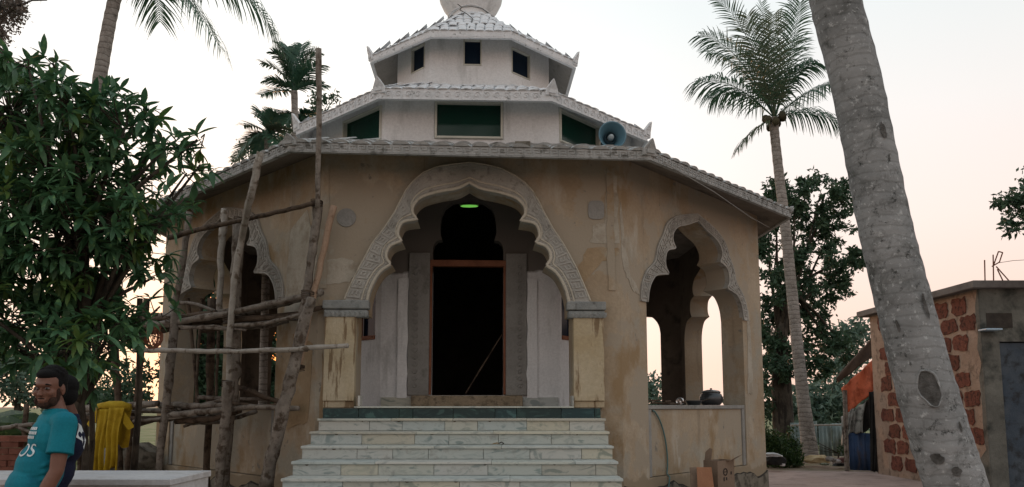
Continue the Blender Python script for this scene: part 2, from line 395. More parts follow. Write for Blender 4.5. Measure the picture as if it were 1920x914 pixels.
for i in range(8):
    tc_, hw, zs, H = ARCH[i]
    prof, cu = (FRONT_ARCH, FRONT_CUSP) if i == 0 else (SIDE_ARCH, SIDE_CUSP)
    curve = arch_curve(prof, cu, tc_, hw, zs, H)
    z_b = FL if i == 0 else .55
    hole = [(tc_ - hw, z_b)] + curve + [(tc_ + hw, z_b)]
    if i == 0: hole = [(.50, FL), (.50, 2.66), (tc_ - hw, 2.66)] + curve + [(tc_ + hw, 2.66), (3.26, 2.66), (3.26, FL)]
    wall_panel('wall', M_ochre, P8, i, P8i, 0.0, WALLTOP, [hole])
    M, L = frame_of(P8, i)
    if i == 0:
        outer = [(-1.616, 2.835), (-1.55, 3.0), (-1.48, 3.167), (-1.38, 3.37), (-1.272, 3.577), (-1.12, 3.79), (-.987, 3.993), (-.93, 4.13), (-.86, 4.28), (-.76, 4.41), (-.628, 4.529), (-.45, 4.61), (-.25, 4.645), (-.03, 4.67),
                 (.19, 4.645), (.38, 4.60), (.562, 4.507), (.70, 4.41), (.80, 4.30), (.87, 4.18), (.95, 4.0), (1.07, 3.79), (1.193, 3.601), (1.29, 3.43), (1.375, 3.264), (1.45, 3.08), (1.55, 2.835)]
        archivolt(0, curve, [(x + 1.95, z) for x, z in outer], .10, True)
    else:
        if i in (1, 7):
            ro = [(1.11, 0), (1.09, .16), (1.01, .31), (.86, .44), (.80, .60), (.70, .74), (.62, .88), (.46, .98), (.25, 1.05), (0, 1.11)]
            rr_ = smooth_profile(ro, []); o_ = [(tc_ - p[0] * hw, zs + p[1] * H) for p in rr_] + [(tc_ + p[0] * hw, zs + p[1] * H) for p in rr_[-2::-1]]
            archivolt(i, curve, o_, .022, False)
        # the low wall under the opening, set back a little, and its sill
        m = MB(); m.box(tc_ - hw + .002, tc_ + hw - .002, .04, .34, .56, 1.455, M); m.build('parapet', M_ochre, B)
        m = MB(); m.box(tc_ - hw + .004, tc_ + hw - .004, .012, .375, 1.458, 1.515, M); m.build('sill', M_greyplaster, B, bevel=.006)
        if i in (1, 7):
            for sx in (-1, 1):      # narrow plaster reveal strips beside the low wall
                m = MB(); xx = tc_ + sx * (hw - .05); m.box(xx - .045, xx + .045, .018, .045, .56, 1.455, M); m.build('plaster_strip', M_greyplaster, B)
# rough plinth with a broken top edge, proud of the wall
for i in (0, 1, 7):
    M, L = frame_of(P8, i); m = MB(); pr = []
    k = 0
    while k * .12 < L: pr.append((min(k * .12, L), .40 + .05 * math.sin(k * .7 + i) + rnd.uniform(-.035, .035))); k += 1
    pr.append((L, .42))
    m.prism([M @ Vector((x, -.03, z)) for x, z in [(0, .0)] + [(L, .0)] + pr[::-1]], M.to_3x3() @ Vector((0, .028, 0)))
    pl = m.build('plinth', M_rubble, B)
    m = MB(); m.tube([M @ Vector((x, -.012, z + .008)) for x, z in pr], [rnd.uniform(.008, .02) for _ in pr], 5); m.build('broken_edge', M_crackdark, pl)
# corner plaster ribs seen on the front wall
for x, z0_, z1_ in ((1.83, 3.0, 4.64), (-1.90, 3.0, 4.64)):
    m = MB(); pts = [(x + .004 * math.sin(k * 1.7), z0_ + (z1_ - z0_) * k / 12) for k in range(13)]
    m.prism([(px_ - .05 + rnd.uniform(-.01, .01), -.014, z) for px_, z in pts] + [(px_ + .05 + rnd.uniform(-.01, .01), -.014, z) for px_, z in pts[::-1]], (0, .012, 0))
    m.build('plaster_rib', M_ochre, B)
# repairs: thin patches of paler or browner plaster with ragged edges
M_patch = rough('pale_plaster_patch', (.41, .37, .30), (.50, .46, .385), 2.5, (.34, .29, .22), 4, (.5, .66), bump=.4, bscale=25)
M_patchb = rough('brown_plaster_patch', (.33, .235, .135), (.40, .30, .19), 2.0, (.42, .36, .27), 3, (.55, .66), bump=.4, bscale=25)
def patch(i, pts, mt, k=.006):
    M, L = frame_of(P8, i); n = len(pts); out = []
    for a, b in zip(pts, pts[1:] + pts[:1]):
        for q in range(5):
            t = q / 5; out.append((a[0] + (b[0] - a[0]) * t + rnd.uniform(-.018, .018), a[1] + (b[1] - a[1]) * t + rnd.uniform(-.018, .018)))
    m = MB(); m.prism([M @ Vector((x, -k, z)) for x, z in out], M.to_3x3() @ Vector((0, k - .001, 0))); m.build('plaster_patch', mt, B)
patch(0, [(3.50, 3.62), (3.88, 3.62), (3.88, 4.55), (3.72, 4.6), (3.70, 3.9), (3.55, 3.86)], M_patch)
patch(0, [(3.30, 2.95), (3.62, 3.35), (3.88, 3.5), (3.88, 3.58), (3.48, 3.56), (3.36, 3.3)], M_patchb)
patch(1, [(.02, 3.45), (.14, 3.2), (.30, 3.02), (.46, 3.0), (.40, 3.1), (.24, 3.2), (.12, 3.6), (.02, 4.2)], M_patch)
patch(1, [(3.62, 1.7), (3.70, 2.5), (3.66, 3.1), (3.78, 3.1), (3.84, 2.2), (3.80, 1.7)], M_patch)
patch(0, [(.06, 3.05), (.40, 3.1), (.50, 3.32), (.30, 3.42), (.06, 3.36)], M_patch)
patch(7, [(3.95, 2.75), (4.55, 2.6), (4.70, 3.4), (4.45, 4.1), (4.05, 3.9), (3.98, 3.3)], M_patch)
patch(7, [(4.1, 1.2), (4.6, 1.3), (4.65, 2.3), (4.2, 2.45)], M_patchb)
patch(0, [(.06, .6), (.13, .6), (.13, 1.9), (.06, 2.2)], M_patchb)
# platform, floor, front pillars, threshold
m = MB(); m.prism([(x, y, 0.02) for x, y in offset_poly(P8, .2)], (0, 0, FL - .02)); m.build('floor_slab', M_floor, B)
m = MB(); m.box(-1.80, 1.63, -.17, -.004, .02, 1.33); m.box(-1.80, 1.63, -.15, -.004, 1.33, FL - .012); m.build('porch_step_core', M_rubble, B)
x = -1.82
ws = [.44, .50, .17, .50, .52, .27, .56, .42, .15]
for wd in ws:
    x1 = min(x + wd, 1.64)
    m = MB(); m.box(x + .003, x1 - .003, -.176, -.152, 1.352, FL - .018); m.build('green_tile', M_green, B, bevel=.002); x = x1
m = MB(); m.box(-1.40, 1.30, -.19, -.135, FL - .012, FL + .008); m.box(-1.445, 1.305, -.135, .37, FL - .012, FL + .008); m.build('threshold_slab', M_marbletread, B, bevel=.003)
for (x0, x1) in ((-1.835, -1.315), (1.257, 1.70)):
    s = 1 if x0 > 0 else -1
    q0, q1 = (x0, -1.45) if s < 0 else (1.31, x1)
    m = MB(); m.box(q0, q1, -.13, .0, FL + .075, 2.63); m.box(q0, q1, -.10, .0, FL - .01, FL + .075)
    pil = m.build('pillar', M_pillar, B, bevel=.006)
    m = MB(); m.box(x0 - .03, x1 + .03, -.165, -.003, 2.72, 2.83)
    cap = m.build('capital', M_capital, pil, bevel=.012)
    m = MB(); m.box(x0 - .012, x1 + .012, -.148, -.003, 2.62, 2.71); m.build('capital_moulding', M_capital, cap, bevel=.008)
    m = MB(); k = x0
    while k < x1: m.add([(k, -.150, 2.64), (k + .03, -.150, 2.615), (k + .06, -.150, 2.64), (k + .03, -.163, 2.67), (k, -.150, 2.69), (k + .06, -.150, 2.69)], [(0, 1, 3), (1, 2, 3), (0, 3, 4), (2, 5, 3), (4, 3, 5)]); k += .06
    m.build('petal_relief', M_capital, cap, kind='stuff')
# edge slabs turned up beside the pillars
for x in (-1.39, 1.275):
    m = MB(); m.box(x, x + .025, -.185, .0, FL + .012, FL + .14); m.build('edge_slab', M_marbletread, B)
# round and square plaster patches
m = MB(); m.prism([(-1.62 + .125 * math.cos(a), -.016, 3.93 + .125 * math.sin(a)) for a in [k * math.pi / 8 for k in range(16)]], (0, .014, 0)); m.build('wall_plaque', M_greyplaster, B, bevel=.004, label='round grey cement plaque')
pq = []
for k in range(24):
    a = k * math.pi / 12; c_, s_ = math.cos(a), math.sin(a); r_ = .125 / (abs(c_) ** 4 + abs(s_) ** 4) ** .25; pq.append((1.64 + r_ * c_ * .85, -.016, 4.07 + r_ * s_))
m = MB(); m.prism(pq, (0, .014, 0)); m.build('wall_plaque', M_greyplaster, B, bevel=.004, label='rounded square grey cement plaque')

# ---- steps (laid square to the path, not quite to the wall)
ST = bpy.data.objects.new('staircase', None); COL.objects.link(ST); ST.parent = B; ST.location = (-.10, -.36, 0); ST.rotation_euler = (0, 0, -YAW)
NST = 9; HW = 1.745
core = MB()
for k in range(NST):
    zt = 1.351 - .1475 * k; y0 = -.345 * k
    core.box(-HW + .02, HW - .02, y0 + .022, y0 + .37 + (.1 if k == 0 else 0), zt - .1475 - .001 if k < NST - 1 else 0, zt - .032)
core.build('stair_core', M_rubble, ST)
for k in range(NST):
    zt = 1.351 - .1475 * k; y0 = -.345 * k
    x = -HW
    while x < HW - .01:
        wd = rnd.choice((.40, .52, .58, .62, .60)); x1 = x + wd
        if HW - x1 < .22: x1 = HW
        m = MB(); m.box(x + .0025, x1 - .0025, y0, y0 + .021, zt - .1475 + .002, zt - .031); m.build('riser_slab', M_marble, ST, bevel=.002); x = x1
    x = -HW - .012
    while x < HW:
        wd = rnd.choice((.9, 1.1, 1.25, .75)); x1 = x + wd
        if HW - x1 < .4: x1 = HW + .012
        m = MB(); m.box(x + .0015, x1 - .0015, y0 - .025, y0 + .344, zt - .029 + rnd.uniform(-.001, .001), zt + rnd.uniform(-.0015, .0015)); m.build('tread_slab', M_marbletread, ST, bevel=.004); x = x1

dm = MB(); rg = random.Random(12)
for k in range(NST):
    zt = 1.351 - .1475 * k; y0 = -.345 * k
    for q in range(4):
        x = rg.uniform(-HW + .05, HW - .05); w_ = rg.uniform(.008, .03); h_ = rg.uniform(.006, .012)
        dm.prism([(x - w_, y0 - .002, zt - .0302), (x + w_, y0 - .002, zt - .0302), (x + w_ * .5, y0 - .002, zt - .0302 - h_), (x - w_ * .3, y0 - .002, zt - .0302 - h_ * 1.3)], (0, .005, 0))
dm.build('joint_dirt', M_poledark, ST, kind='stuff')
# ---- inner sanctum wall, rising through the roof as the second tier
I8i = offset_poly(I8, .2)
def rect(x0, x1, z0, z1): return [(x0, z0), (x1, z0), (x1, z1), (x0, z1)]
def window(P, i, x0, x1, z0, z1, th, glassm, framem, fw=.035, proud=.03, parent=B):
    M, L = frame_of(P, i)
    m = MB(); a = fw
    m.box(x0 - a, x0, -proud, th, z0 - a, z1 + a, M); m.box(x1, x1 + a, -proud, th, z0 - a, z1 + a, M)
    m.box(x0, x1, -proud, th, z1, z1 + a, M); m.box(x0, x1, -proud - .01, th, z0 - a, z0, M)
    f = m.build('window', framem, parent, bevel=.004)
    m = MB(); m.box(x0 - .001, x1 + .001, .05, .058, z0 - .001, z1 + .001, M); m.build('pane', glassm, f)
M_wframe = rough('cream_window_frame', (.60, .60, .53), (.68, .68, .60), 4, r=.6, bump=.1)
door = [(-.60, 1.66), (.47, 1.66), (.47, 3.88), (.45, 3.95), (.40, 4.0), (.33, 4.01), (.36, 4.12), (.36, 4.25), (.34, 4.40), (.29, 4.52), (.17, 4.61), (-.065, 4.655)]
door = door + [(-.13 - x, z) for x, z in door[::-1][1:-2]] + [(-.60, 1.67)]
door = [(x + 1.36, z) for x, z in door]
fx = lambda x: x + 1.36
IT = 6.34
holes0 = [door[:-1], rect(fx(-.60), fx(.465), 5.60, 6.20)]
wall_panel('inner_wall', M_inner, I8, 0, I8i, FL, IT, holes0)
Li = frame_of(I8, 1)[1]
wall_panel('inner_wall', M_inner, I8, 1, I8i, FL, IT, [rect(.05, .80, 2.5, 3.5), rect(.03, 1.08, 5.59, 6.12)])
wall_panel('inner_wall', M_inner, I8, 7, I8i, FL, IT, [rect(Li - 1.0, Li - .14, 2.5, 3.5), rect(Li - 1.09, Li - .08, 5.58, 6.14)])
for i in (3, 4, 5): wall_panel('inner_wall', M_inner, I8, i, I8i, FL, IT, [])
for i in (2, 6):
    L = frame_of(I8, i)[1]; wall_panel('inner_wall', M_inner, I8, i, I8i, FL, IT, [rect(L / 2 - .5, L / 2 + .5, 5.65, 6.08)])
    window(I8, i, L / 2 - .5 + .03, L / 2 + .5 - .03, 5.68, 6.05, .1, M_glass, M_wframe, fw=.028)
window(I8, 0, fx(-.56), fx(.425), 5.635, 6.165, .1, M_glass, M_wframe, fw=.034)
window(I8, 1, .055, 1.055, 5.615, 6.095, .1, M_glass, M_wframe, fw=.028)
window(I8, 7, Li - 1.065, Li - .105, 5.605, 6.115, .1, M_glass, M_wframe, fw=.028)
for i, (x0, x1) in ((1, (.08, .77)), (7, (Li - .97, Li - .17))):
    M, L = frame_of(I8, i); m = MB(); m.box(x0 - .03, x1 + .03, -.02, .2, 2.502, 2.56, M)
    m.box((x0 + x1) / 2 - .015, (x0 + x1) / 2 + .015, .02, .08, 2.56, 3.5, M)
    f = m.build('window', M_wood, B); m = MB(); m.box(x0 - .03, x1 + .03, .10, .105, 2.56, 3.5, M); m.build('pane', M_blueglass, f)
# door surround
m = MB(); m.box(-.64, .51, 1.56, 1.66, 3.60, 3.695); m.build('lintel', M_wood, B, bevel=.004)
for xx in (-.635, .47): m = MB(); m.box(xx, xx + .035, 1.57, 1.67, 1.67, 3.60); m.build('door_jamb', M_wood, B, bevel=.003)
m = MB(); m.box(-.88, .75, 1.42, 1.598, FL, 1.655); m.build('door_step', M_tanstone, B, bevel=.01)
for sx, x0, x1 in ((-1, -.95, -.637), (1, .507, .82)):
    m = MB(); m.box(x0, x1, 1.545, 1.597, 1.66, 3.80); ds = m.build('door_surround', M_greyplaster, B, bevel=.006)
    m = MB(); xc_ = x0 + .10 if sx < 0 else x1 - .10
    for k in range(18):
        z = 1.80 + k * .105; a0 = []
        for q in range(11): a = q * math.pi / 6 * 1.2; rr_ = .055 - .0035 * q; a0.append((xc_ + rr_ * math.cos(a) * sx, 1.540, z + rr_ * math.sin(a) * .85))
        m.tube(a0, .011, 4)
    m.build('scroll_relief', M_greyplaster, ds, kind='stuff')
    m = MB(); q0, q1 = (x0 - .155, x0 - .003) if sx < 0 else (x1 + .003, x1 + .155)
    e = [(q0, 1.62)] + [(q0 + rnd.uniform(-.006, .006), z) for z in (2, 2.4, 2.8, 3.2)] + [(q0, 3.40), (q1, 3.42)] + [(q1 + rnd.uniform(-.014, .014), 3.3 - .12 * k) for k in range(13)] + [(q1, 1.62)]
    if sx > 0: e = [((q0 + q1) - x, z) for x, z in e]
    m.prism([(x, 1.545, z) for x, z in e], (0, .05, 0)); m.build('painted_strip', M_white, B)
# marble skirting, cut by the door step
for x0, x1 in ((-1.33, -.89), (.76, 1.29)):
    m = MB(); m.box(x0, x1, 1.555, 1.597, FL + .002, 1.63); m.build('skirting_slab', M_marble, B)
# sanctum floor and ceiling, coloured dark to hold the room's shade
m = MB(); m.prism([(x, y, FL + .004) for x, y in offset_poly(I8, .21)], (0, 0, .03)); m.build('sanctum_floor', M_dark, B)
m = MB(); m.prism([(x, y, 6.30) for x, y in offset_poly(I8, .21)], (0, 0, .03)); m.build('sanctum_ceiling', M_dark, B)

# ---- ambulatory ceiling
def ring(name, mat, Pa, za, Pb, zb, parent=B, **k):
    m = MB(); n = len(Pa)
    if not isinstance(za, (list, tuple)): za = [za] * n
    if not isinstance(zb, (list, tuple)): zb = [zb] * n
    vs = [(p[0], p[1], z) for p, z in zip(Pa, za)] + [(p[0], p[1], z) for p, z in zip(Pb, zb)]
    m.add(vs, [(i, (i + 1) % n, (i + 1) % n + n, i + n) for i in range(n)]); return m.build(name, mat, parent, **k)
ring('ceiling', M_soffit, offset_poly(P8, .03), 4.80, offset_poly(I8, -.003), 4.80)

def lerp2(a, b, t): return (a[0] + (b[0] - a[0]) * t, a[1] + (b[1] - a[1]) * t)
def roof(E, zb, fh, In, zin, Wp, zw, fmat, rmat, smat, style, tilew, rows, edge_faces, ant, th_=.32):
    """E eave corners with heights zb (fascia bottom); In, zin: where the slope meets the wall above; Wp, zw: where the soffit meets the wall below"""
    n = len(E); zt = [z + fh for z in zb]
    Ein = offset_poly(E, .05)
    ring('roof_slope', rmat, offset_poly(E, .012), [z - .02 for z in zt], In, zin)
    ring('soffit', smat, Ein, [z + .03 for z in zb], Wp, zw)
    for i in range(n):
        a, b = E[i], E[(i + 1) % n]; ai, bi = Ein[i], Ein[(i + 1) % n]; j = (i + 1) % n
        m = MB(); m.add([(*a, zb[i]), (*b, zb[j]), (*b, zt[j]), (*a, zt[i]), (*ai, zb[i]), (*bi, zb[j]), (*bi, zt[j]), (*ai, zt[i])],
                        [(0, 1, 2, 3), (7, 6, 5, 4), (3, 2, 6, 7), (0, 4, 5, 1), (0, 3, 7, 4), (1, 5, 6, 2)])
        fa = m.build('fascia', fmat, B)
        if i not in edge_faces: continue
        d = v2(b) - v2(a); L = d.length; d.normalize(); nn = Vector((-d.y, d.x)); sl_ = (zb[j] - zb[i]) / L
        M = Matrix(((d.x, nn.x, 0, a[0]), (d.y, nn.y, 0, a[1]), (sl_, 0, 1, zb[i]), (0, 0, 0, 1)))
        r = MB(); u = fh * .86; x = .08
        while x + u < L - .05:
            w_ = fh * .13; z0 = fh * .12; q = fh * .72; h = -.009
            if style == 'key':
                r.box(x, x + q, h, .002, z0, z0 + w_, M); r.box(x, x + w_, h, .002, z0 + w_, z0 + q, M); r.box(x + w_, x + q, h, .002, z0 + q - w_, z0 + q, M)
                r.box(x + q - w_, x + q, h, .002, z0 + q * .42, z0 + q - w_, M); r.box(x + q * .42, x + q - w_, h, .002, z0 + q * .42, z0 + q * .42 + w_, M)
            elif style == 'scroll':
                pts = []
                for s_ in range(13):
                    aa = s_ * .62; rr_ = q * .46 * (1 - s_ / 15); pts.append(M @ Vector((x + q / 2 + rr_ * math.cos(aa), -.006, z0 + q / 2 + rr_ * math.sin(aa))))
                r.tube(pts, fh * .045, 4)
                pts = [M @ Vector((x + q * .9 + u * .1 * c_, -.006, z0 + q * t_)) for c_, t_ in ((0, 0), (.8, .5), (0, 1))]; r.tube(pts, fh * .04, 4)
            else:
                r.box(x, x + q, h * .6, .002, z0 + q * .1, z0 + q * .3, M)
            x += u
        r.box(0, L, -.010, .002, fh * .001, fh * .08, M)
        r.build('fascia_relief', fmat, fa, kind='stuff')
        # edge tiles, each lying on the slope, and the courses above them
        ia, ib = In[i], In[j]; cnt = max(1, int(L / tilew))
        up = Vector((ia[0] + ib[0] - a[0] - b[0], ia[1] + ib[1] - a[1] - b[1], 2 * (zin - (zt[i] + zt[j]) / 2))) / 2
        mt = MB(); tl = min(.30, up.length / rows * 1.2); 
        prof = [(-.5, 0), (-.36, .030 * th_), (-.12, .048 * th_), (.12, .048 * th_), (.36, .030 * th_), (.5, 0)]
        vs = [(px_ * tilew * .94, 0, pz) for px_, pz in prof] + [(px_ * tilew * .9, tl, pz * .8) for px_, pz in prof]; k = len(prof)
        fs = [(q_, q_ + 1, q_ + 1 + k, q_ + k) for q_ in range(k - 1)] + [tuple(range(k - 1, -1, -1))]
        tm_m = MB().add(vs, fs).mesh('roof_tile'); tm_m.materials.append(rmat)
        dd = Vector((d.x, d.y, sl_)).normalized(); uu = (up - dd * up.dot(dd)).normalized(); nnn = dd.cross(uu).normalized()
        for c in range(cnt):
            t = (c + .5) / cnt; p = Vector((*lerp2(a, b, t), zt[i] + (zt[j] - zt[i]) * t)) - uu * .02 + nnn * rnd.uniform(-.004, .008)
            M3 = Matrix((dd, uu, nnn)).transposed().to_4x4(); M3.translation = p
            place(tm_m, 'roof_tile', None, B, M=M3 @ Matrix.Rotation(rnd.uniform(-.05, .05), 4, 'Z'))
        cm = MB()
        for rw in range(1, rows):
            f = rw / rows; pa = Vector((*lerp2(a, ia, f), zt[i] + (zin - zt[i]) * f)); pb = Vector((*lerp2(b, ib, f), zt[j] + (zin - zt[j]) * f)); LL = (pb - pa).length; cc = max(1, int(LL / tilew))
            for c in range(cc):
                t = (c + .5 + (.5 if rw % 2 else 0)) / cc
                if t > 1 or rnd.random() < .04: continue
                p = pa.lerp(pb, t) + nnn * rnd.uniform(-.004, .012)
                M3 = Matrix((dd, uu, nnn)).transposed().to_4x4(); M3.translation = p
                cm.add([M3 @ Vector(v) for v in vs], fs)
        cm.build('tile_courses', rmat, B, kind='stuff')
    # pointed corner ornaments
    cen = Vector((sum(p[0] for p in E) / n, sum(p[1] for p in E) / n))
    for i in ant:
        p = v2(E[i]); o_ = (p - cen).normalized(); sd_ = Vector((-o_.y, o_.x)); h, wd = ant[i]
        def q(a_, z, k): v = p + sd_ * a_ + o_ * k; return (v.x, v.y, zt[i] + z)
        sh = [(-1, -.5), (-.95, .1), (-.6, .45), (-.25, .8), (0, 1.0), (.25, .8), (.6, .45), (.95, .1), (1, -.5)]
        m = MB(); m.prism([q(x * wd, z * h, -.05 + .10 * max(z, 0) * (h / .2)) for x, z in sh], (o_.x * .06, o_.y * .06, 0)); at_ = m.build('antefix', fmat, B, bevel=.008)
        m = MB(); m.prism([q(x * wd * .55, z * h * .6, .012 + .10 * max(z, 0) * .6 * (h / .2)) for x, z in sh], (o_.x * .018, o_.y * .018, 0)); m.build('leaf_relief', fmat, at_)

def tile_boxes(): pass
E1 = [(-2.22, -.65), (2.22, -.65), (5.32, 2.45), (5.32, 7.45), (2.22, 10.5), (-2.22, 10.5), (-5.68, 7.2), (-5.68, 2.95)]
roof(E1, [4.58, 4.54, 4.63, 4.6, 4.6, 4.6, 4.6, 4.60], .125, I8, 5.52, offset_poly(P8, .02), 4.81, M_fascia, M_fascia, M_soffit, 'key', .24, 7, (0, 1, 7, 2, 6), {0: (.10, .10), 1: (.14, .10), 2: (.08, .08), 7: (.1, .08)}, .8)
E2 = [(-1.40, 1.15), (1.18, 1.15), (2.93, 2.50), (2.93, 7.4), (1.2, 8.8), (-1.4, 8.8), (-2.93, 7.4), (-2.93, 2.50)]
T8l = [(x, y) for x, y in T8]
roof(E2, [6.03, 6.04, 5.93, 5.93, 6.03, 6.03, 5.95, 5.95], .17, T8l, 7.20, offset_poly(I8, .01), 6.30, M_whiteroof, M_whiteroof, M_white, 'scroll', .17, 8, (0, 1, 7, 2, 6), {0: (.16, .10), 1: (.16, .10), 2: (.17, .10), 7: (.19, .10)})
E3 = [(-.76, 2.75), (.64, 2.75), (1.86, 3.55), (1.86, 6.2), (.64, 7.1), (-.76, 7.1), (-1.90, 6.2), (-1.90, 3.55)]
N8 = [(-.06 + .46 * math.cos(R(-112.5 + 45 * k)), 4.95 + .46 * math.sin(R(-112.5 + 45 * k))) for k in range(8)]
roof(E3, [7.83, 7.84, 7.70, 7.70, 7.83, 7.83, 7.72, 7.72], .14, N8, 9.28, offset_poly(T8, .01), 8.12, M_whiteroof, M_whiteroof, M_greyplaster, 'plain', .15, 9, (0, 1, 7, 2, 6), {2: (.17, .07), 7: (.17, .07)})
# third tier wall
T8i = offset_poly(T8, .12); Lt = frame_of(T8, 1)[1]; Lt7 = frame_of(T8, 7)[1]
wall_panel('tower_wall', M_white, T8, 0, T8i, 6.9, 8.14, [rect(.80 - .20, .80 + .125, 7.56, 8.05)])
wall_panel('tower_wall', M_white, T8, 1, T8i, 6.9, 8.14, [rect(.06, .54, 7.46, 7.95)])
wall_panel('tower_wall', M_white, T8, 7, T8i, 6.9, 8.14, [rect(Lt7 - .54, Lt7 - .14, 7.55, 8.03)])
for i in (2, 3, 4, 5, 6): wall_panel('tower_wall', M_white, T8, i, T8i, 6.9, 8.14, [])
window(T8, 0, .80 - .178, .80 + .103, 7.582, 8.028, .08, M_blueglass, M_wframe, fw=.022, proud=.015)
window(T8, 1, .08, .52, 7.48, 7.93, .08, M_blueglass, M_wframe, fw=.019, proud=.012)
window(T8, 7, Lt7 - .52, Lt7 - .16, 7.57, 8.01, .08, M_blueglass, M_wframe, fw=.019, proud=.012)
# dome with neck and finial
m = MB(); m.lathe([(.47, 9.22), (.42, 9.34), (.44, 9.44), (.56, 9.58), (.635, 9.74), (.66, 9.92), (.63, 10.15), (.52, 10.38), (.36, 10.56), (.2, 10.7), (.1, 10.82), (.07, 10.95), (.13, 11.05), (.07, 11.16), (.03, 11.35), (.001, 11.6)], 32, (-.10, 4.95))
dome = m.build('dome', M_white, B, smooth=True)
m = MB(); m.tube([(-.10 + .46 * math.cos(R(a)), 4.95 + .46 * math.sin(R(a)), 9.40 + .03 * math.sin(R(a * 3))) for a in range(0, 361, 15)], .013, 6); m.build('neck_moulding', M_whiteroof, dome, smooth=True)
m = MB(); m.tube([BMI @ at(*q) for q in ((858, 8, 13.85), (866, 14, 13.8), (862, 19, 13.8), (875, 26, 13.5), (886, 35, 13.2), (884, 45, 12.9), (880, 52, 12.35))], .008, 5); m.tube([BMI @ at(*q) for q in ((866, 14, 13.8), (885, 13, 13.78), (903, 16, 13.8), (916, 25, 13.85))], .007, 5)
m.build('roof_cable', M_crackdark, B)

# ------------------------------------------------------------------ lamp inside the doorway
tl = thing('tube_light', 'glowing green lamp seen through the trefoil above the door', 'lamp', at(880, 387, 12.6))
m = MB(); m.tube([(-.15, 0, 0), (-.11, 0, 0), (0, 0, 0), (.11, 0, 0), (.15, 0, 0)], [.006, .018, .024, .018, .006], 10); m.build('tube', emis('green_glow', (.20, .62, .10), .6), tl)
m = MB(); m.box(-.17, .17, -.03, .05, .022, .06); m.box(-.12, -.115, 0, .005, .06, 1.55); m.box(.115, .12, 0, .005, .06, 1.55); m.build('lamp_casing', M_greyplaster, tl)
# stick leaning in the doorway
m = MB(); m.tube([at(873, 738, 11.15), at(905, 686, 11.22), at(941, 628, 11.33)], [.012, .013, .011], 6)
tag(m.build('stick', M_poledark), 'thin stick leaning across the dark open doorway', 'stick')
# dry leaf pair on the steps
lf = thing('dry_leaf', 'curled brown dry leaf lying on a marble step', 'leaf', at(932, 835, 8.42))
m = MB(); m.add([(-.07, 0, .006), (-.04, -.02, .012), (0, -.024, .018), (.03, -.01, .012), (.0, .02, .03), (-.04, .02, .02)], [(0, 1, 5), (1, 2, 4, 5), (2, 3, 4)]); m.build('blade', rough('dry_leaf_blade', (.20, .12, .04), (.3, .2, .08), 30), lf)
m = MB(); m.tube([(.02, 0, .02), (.05, -.01, .035), (.075, 0, .018), (.06, .015, .008)], .007, 5); m.build('curled_edge', M_crackdark, lf)
# block on the roof edge
bl = at(980, 272, 9.35); m = MB(); m.box(bl.x - .10, bl.x + .10, 9.3, 9.42, bl.z - .05, bl.z + .035)
tag(m.build('concrete_block', M_rubble, bevel=.006), 'small grey block lying on the lower roof under the second tier', 'block')

# ------------------------------------------------------------------ loudspeaker
HB = simple('horn_blue_grey', (.10, .21, .27), .45); HD = simple('horn_dark', (.03, .06, .08), .5)
sp = at(1148, 254, 11.3); spk = thing('loudspeaker', 'blue grey horn loudspeaker on the lower roof beside the right window', 'loudspeaker', sp, R(6))
def horn(prof, n=32):
    m = MB(); vs = []; fs = []
    for r_, y in prof:
        for k in range(n): a = 2 * math.pi * k / n; vs.append((r_ * math.cos(a), y, r_ * math.sin(a)))
    for i in range(len(prof) - 1):
        for k in range(n): fs.append((i * n + k, i * n + (k + 1) % n, (i + 1) * n + (k + 1) % n, (i + 1) * n + k))
    return m.add(vs, fs)
horn([(.218, .0), (.225, -.012), (.213, -.018), (.20, .0), (.15, .09), (.10, .17), (.06, .26), (.055, .30), (.07, .30), (.11, .18), (.16, .1), (.212, .005)]).build('horn_bell', HB, spk, smooth=True)
horn([(.001, .02), (.03, .03), (.045, .07), (.05, .16), (.03, .2)], 20).build('reflex_cone', simple('horn_pale', (.42, .48, .5), .5), spk, smooth=True)
horn([(.10, .172), (.085, .10), (.088, .10), (.105, .175)], 24).build('inner_ring', HD, spk, smooth=True)
horn([(.08, .30), (.09, .31), (.09, .42), (.06, .45), (.001, .45)], 20).build('driver', HB, spk, smooth=True)
m = MB(); m.box(-.02, .02, .24, .28, -.75, -.04); m.box(-.12, .12, .22, .30, -.06, -.03); m.box(.10, .115, .2, .24, -.40, -.05); m.build('bracket', HD, spk)
# service wire on the right eave
m = MB(); m.tube([BM @ Vector(q) for q in ((2.4, -.60, 4.53), (3.3, .22, 4.4), (4.3, 1.6, 4.42), (5.0, 2.6, 4.50))], .006, 5)
tag(m.build('wire', M_greyplaster), 'thin wire slung under the right eave of the shrine', 'wire')

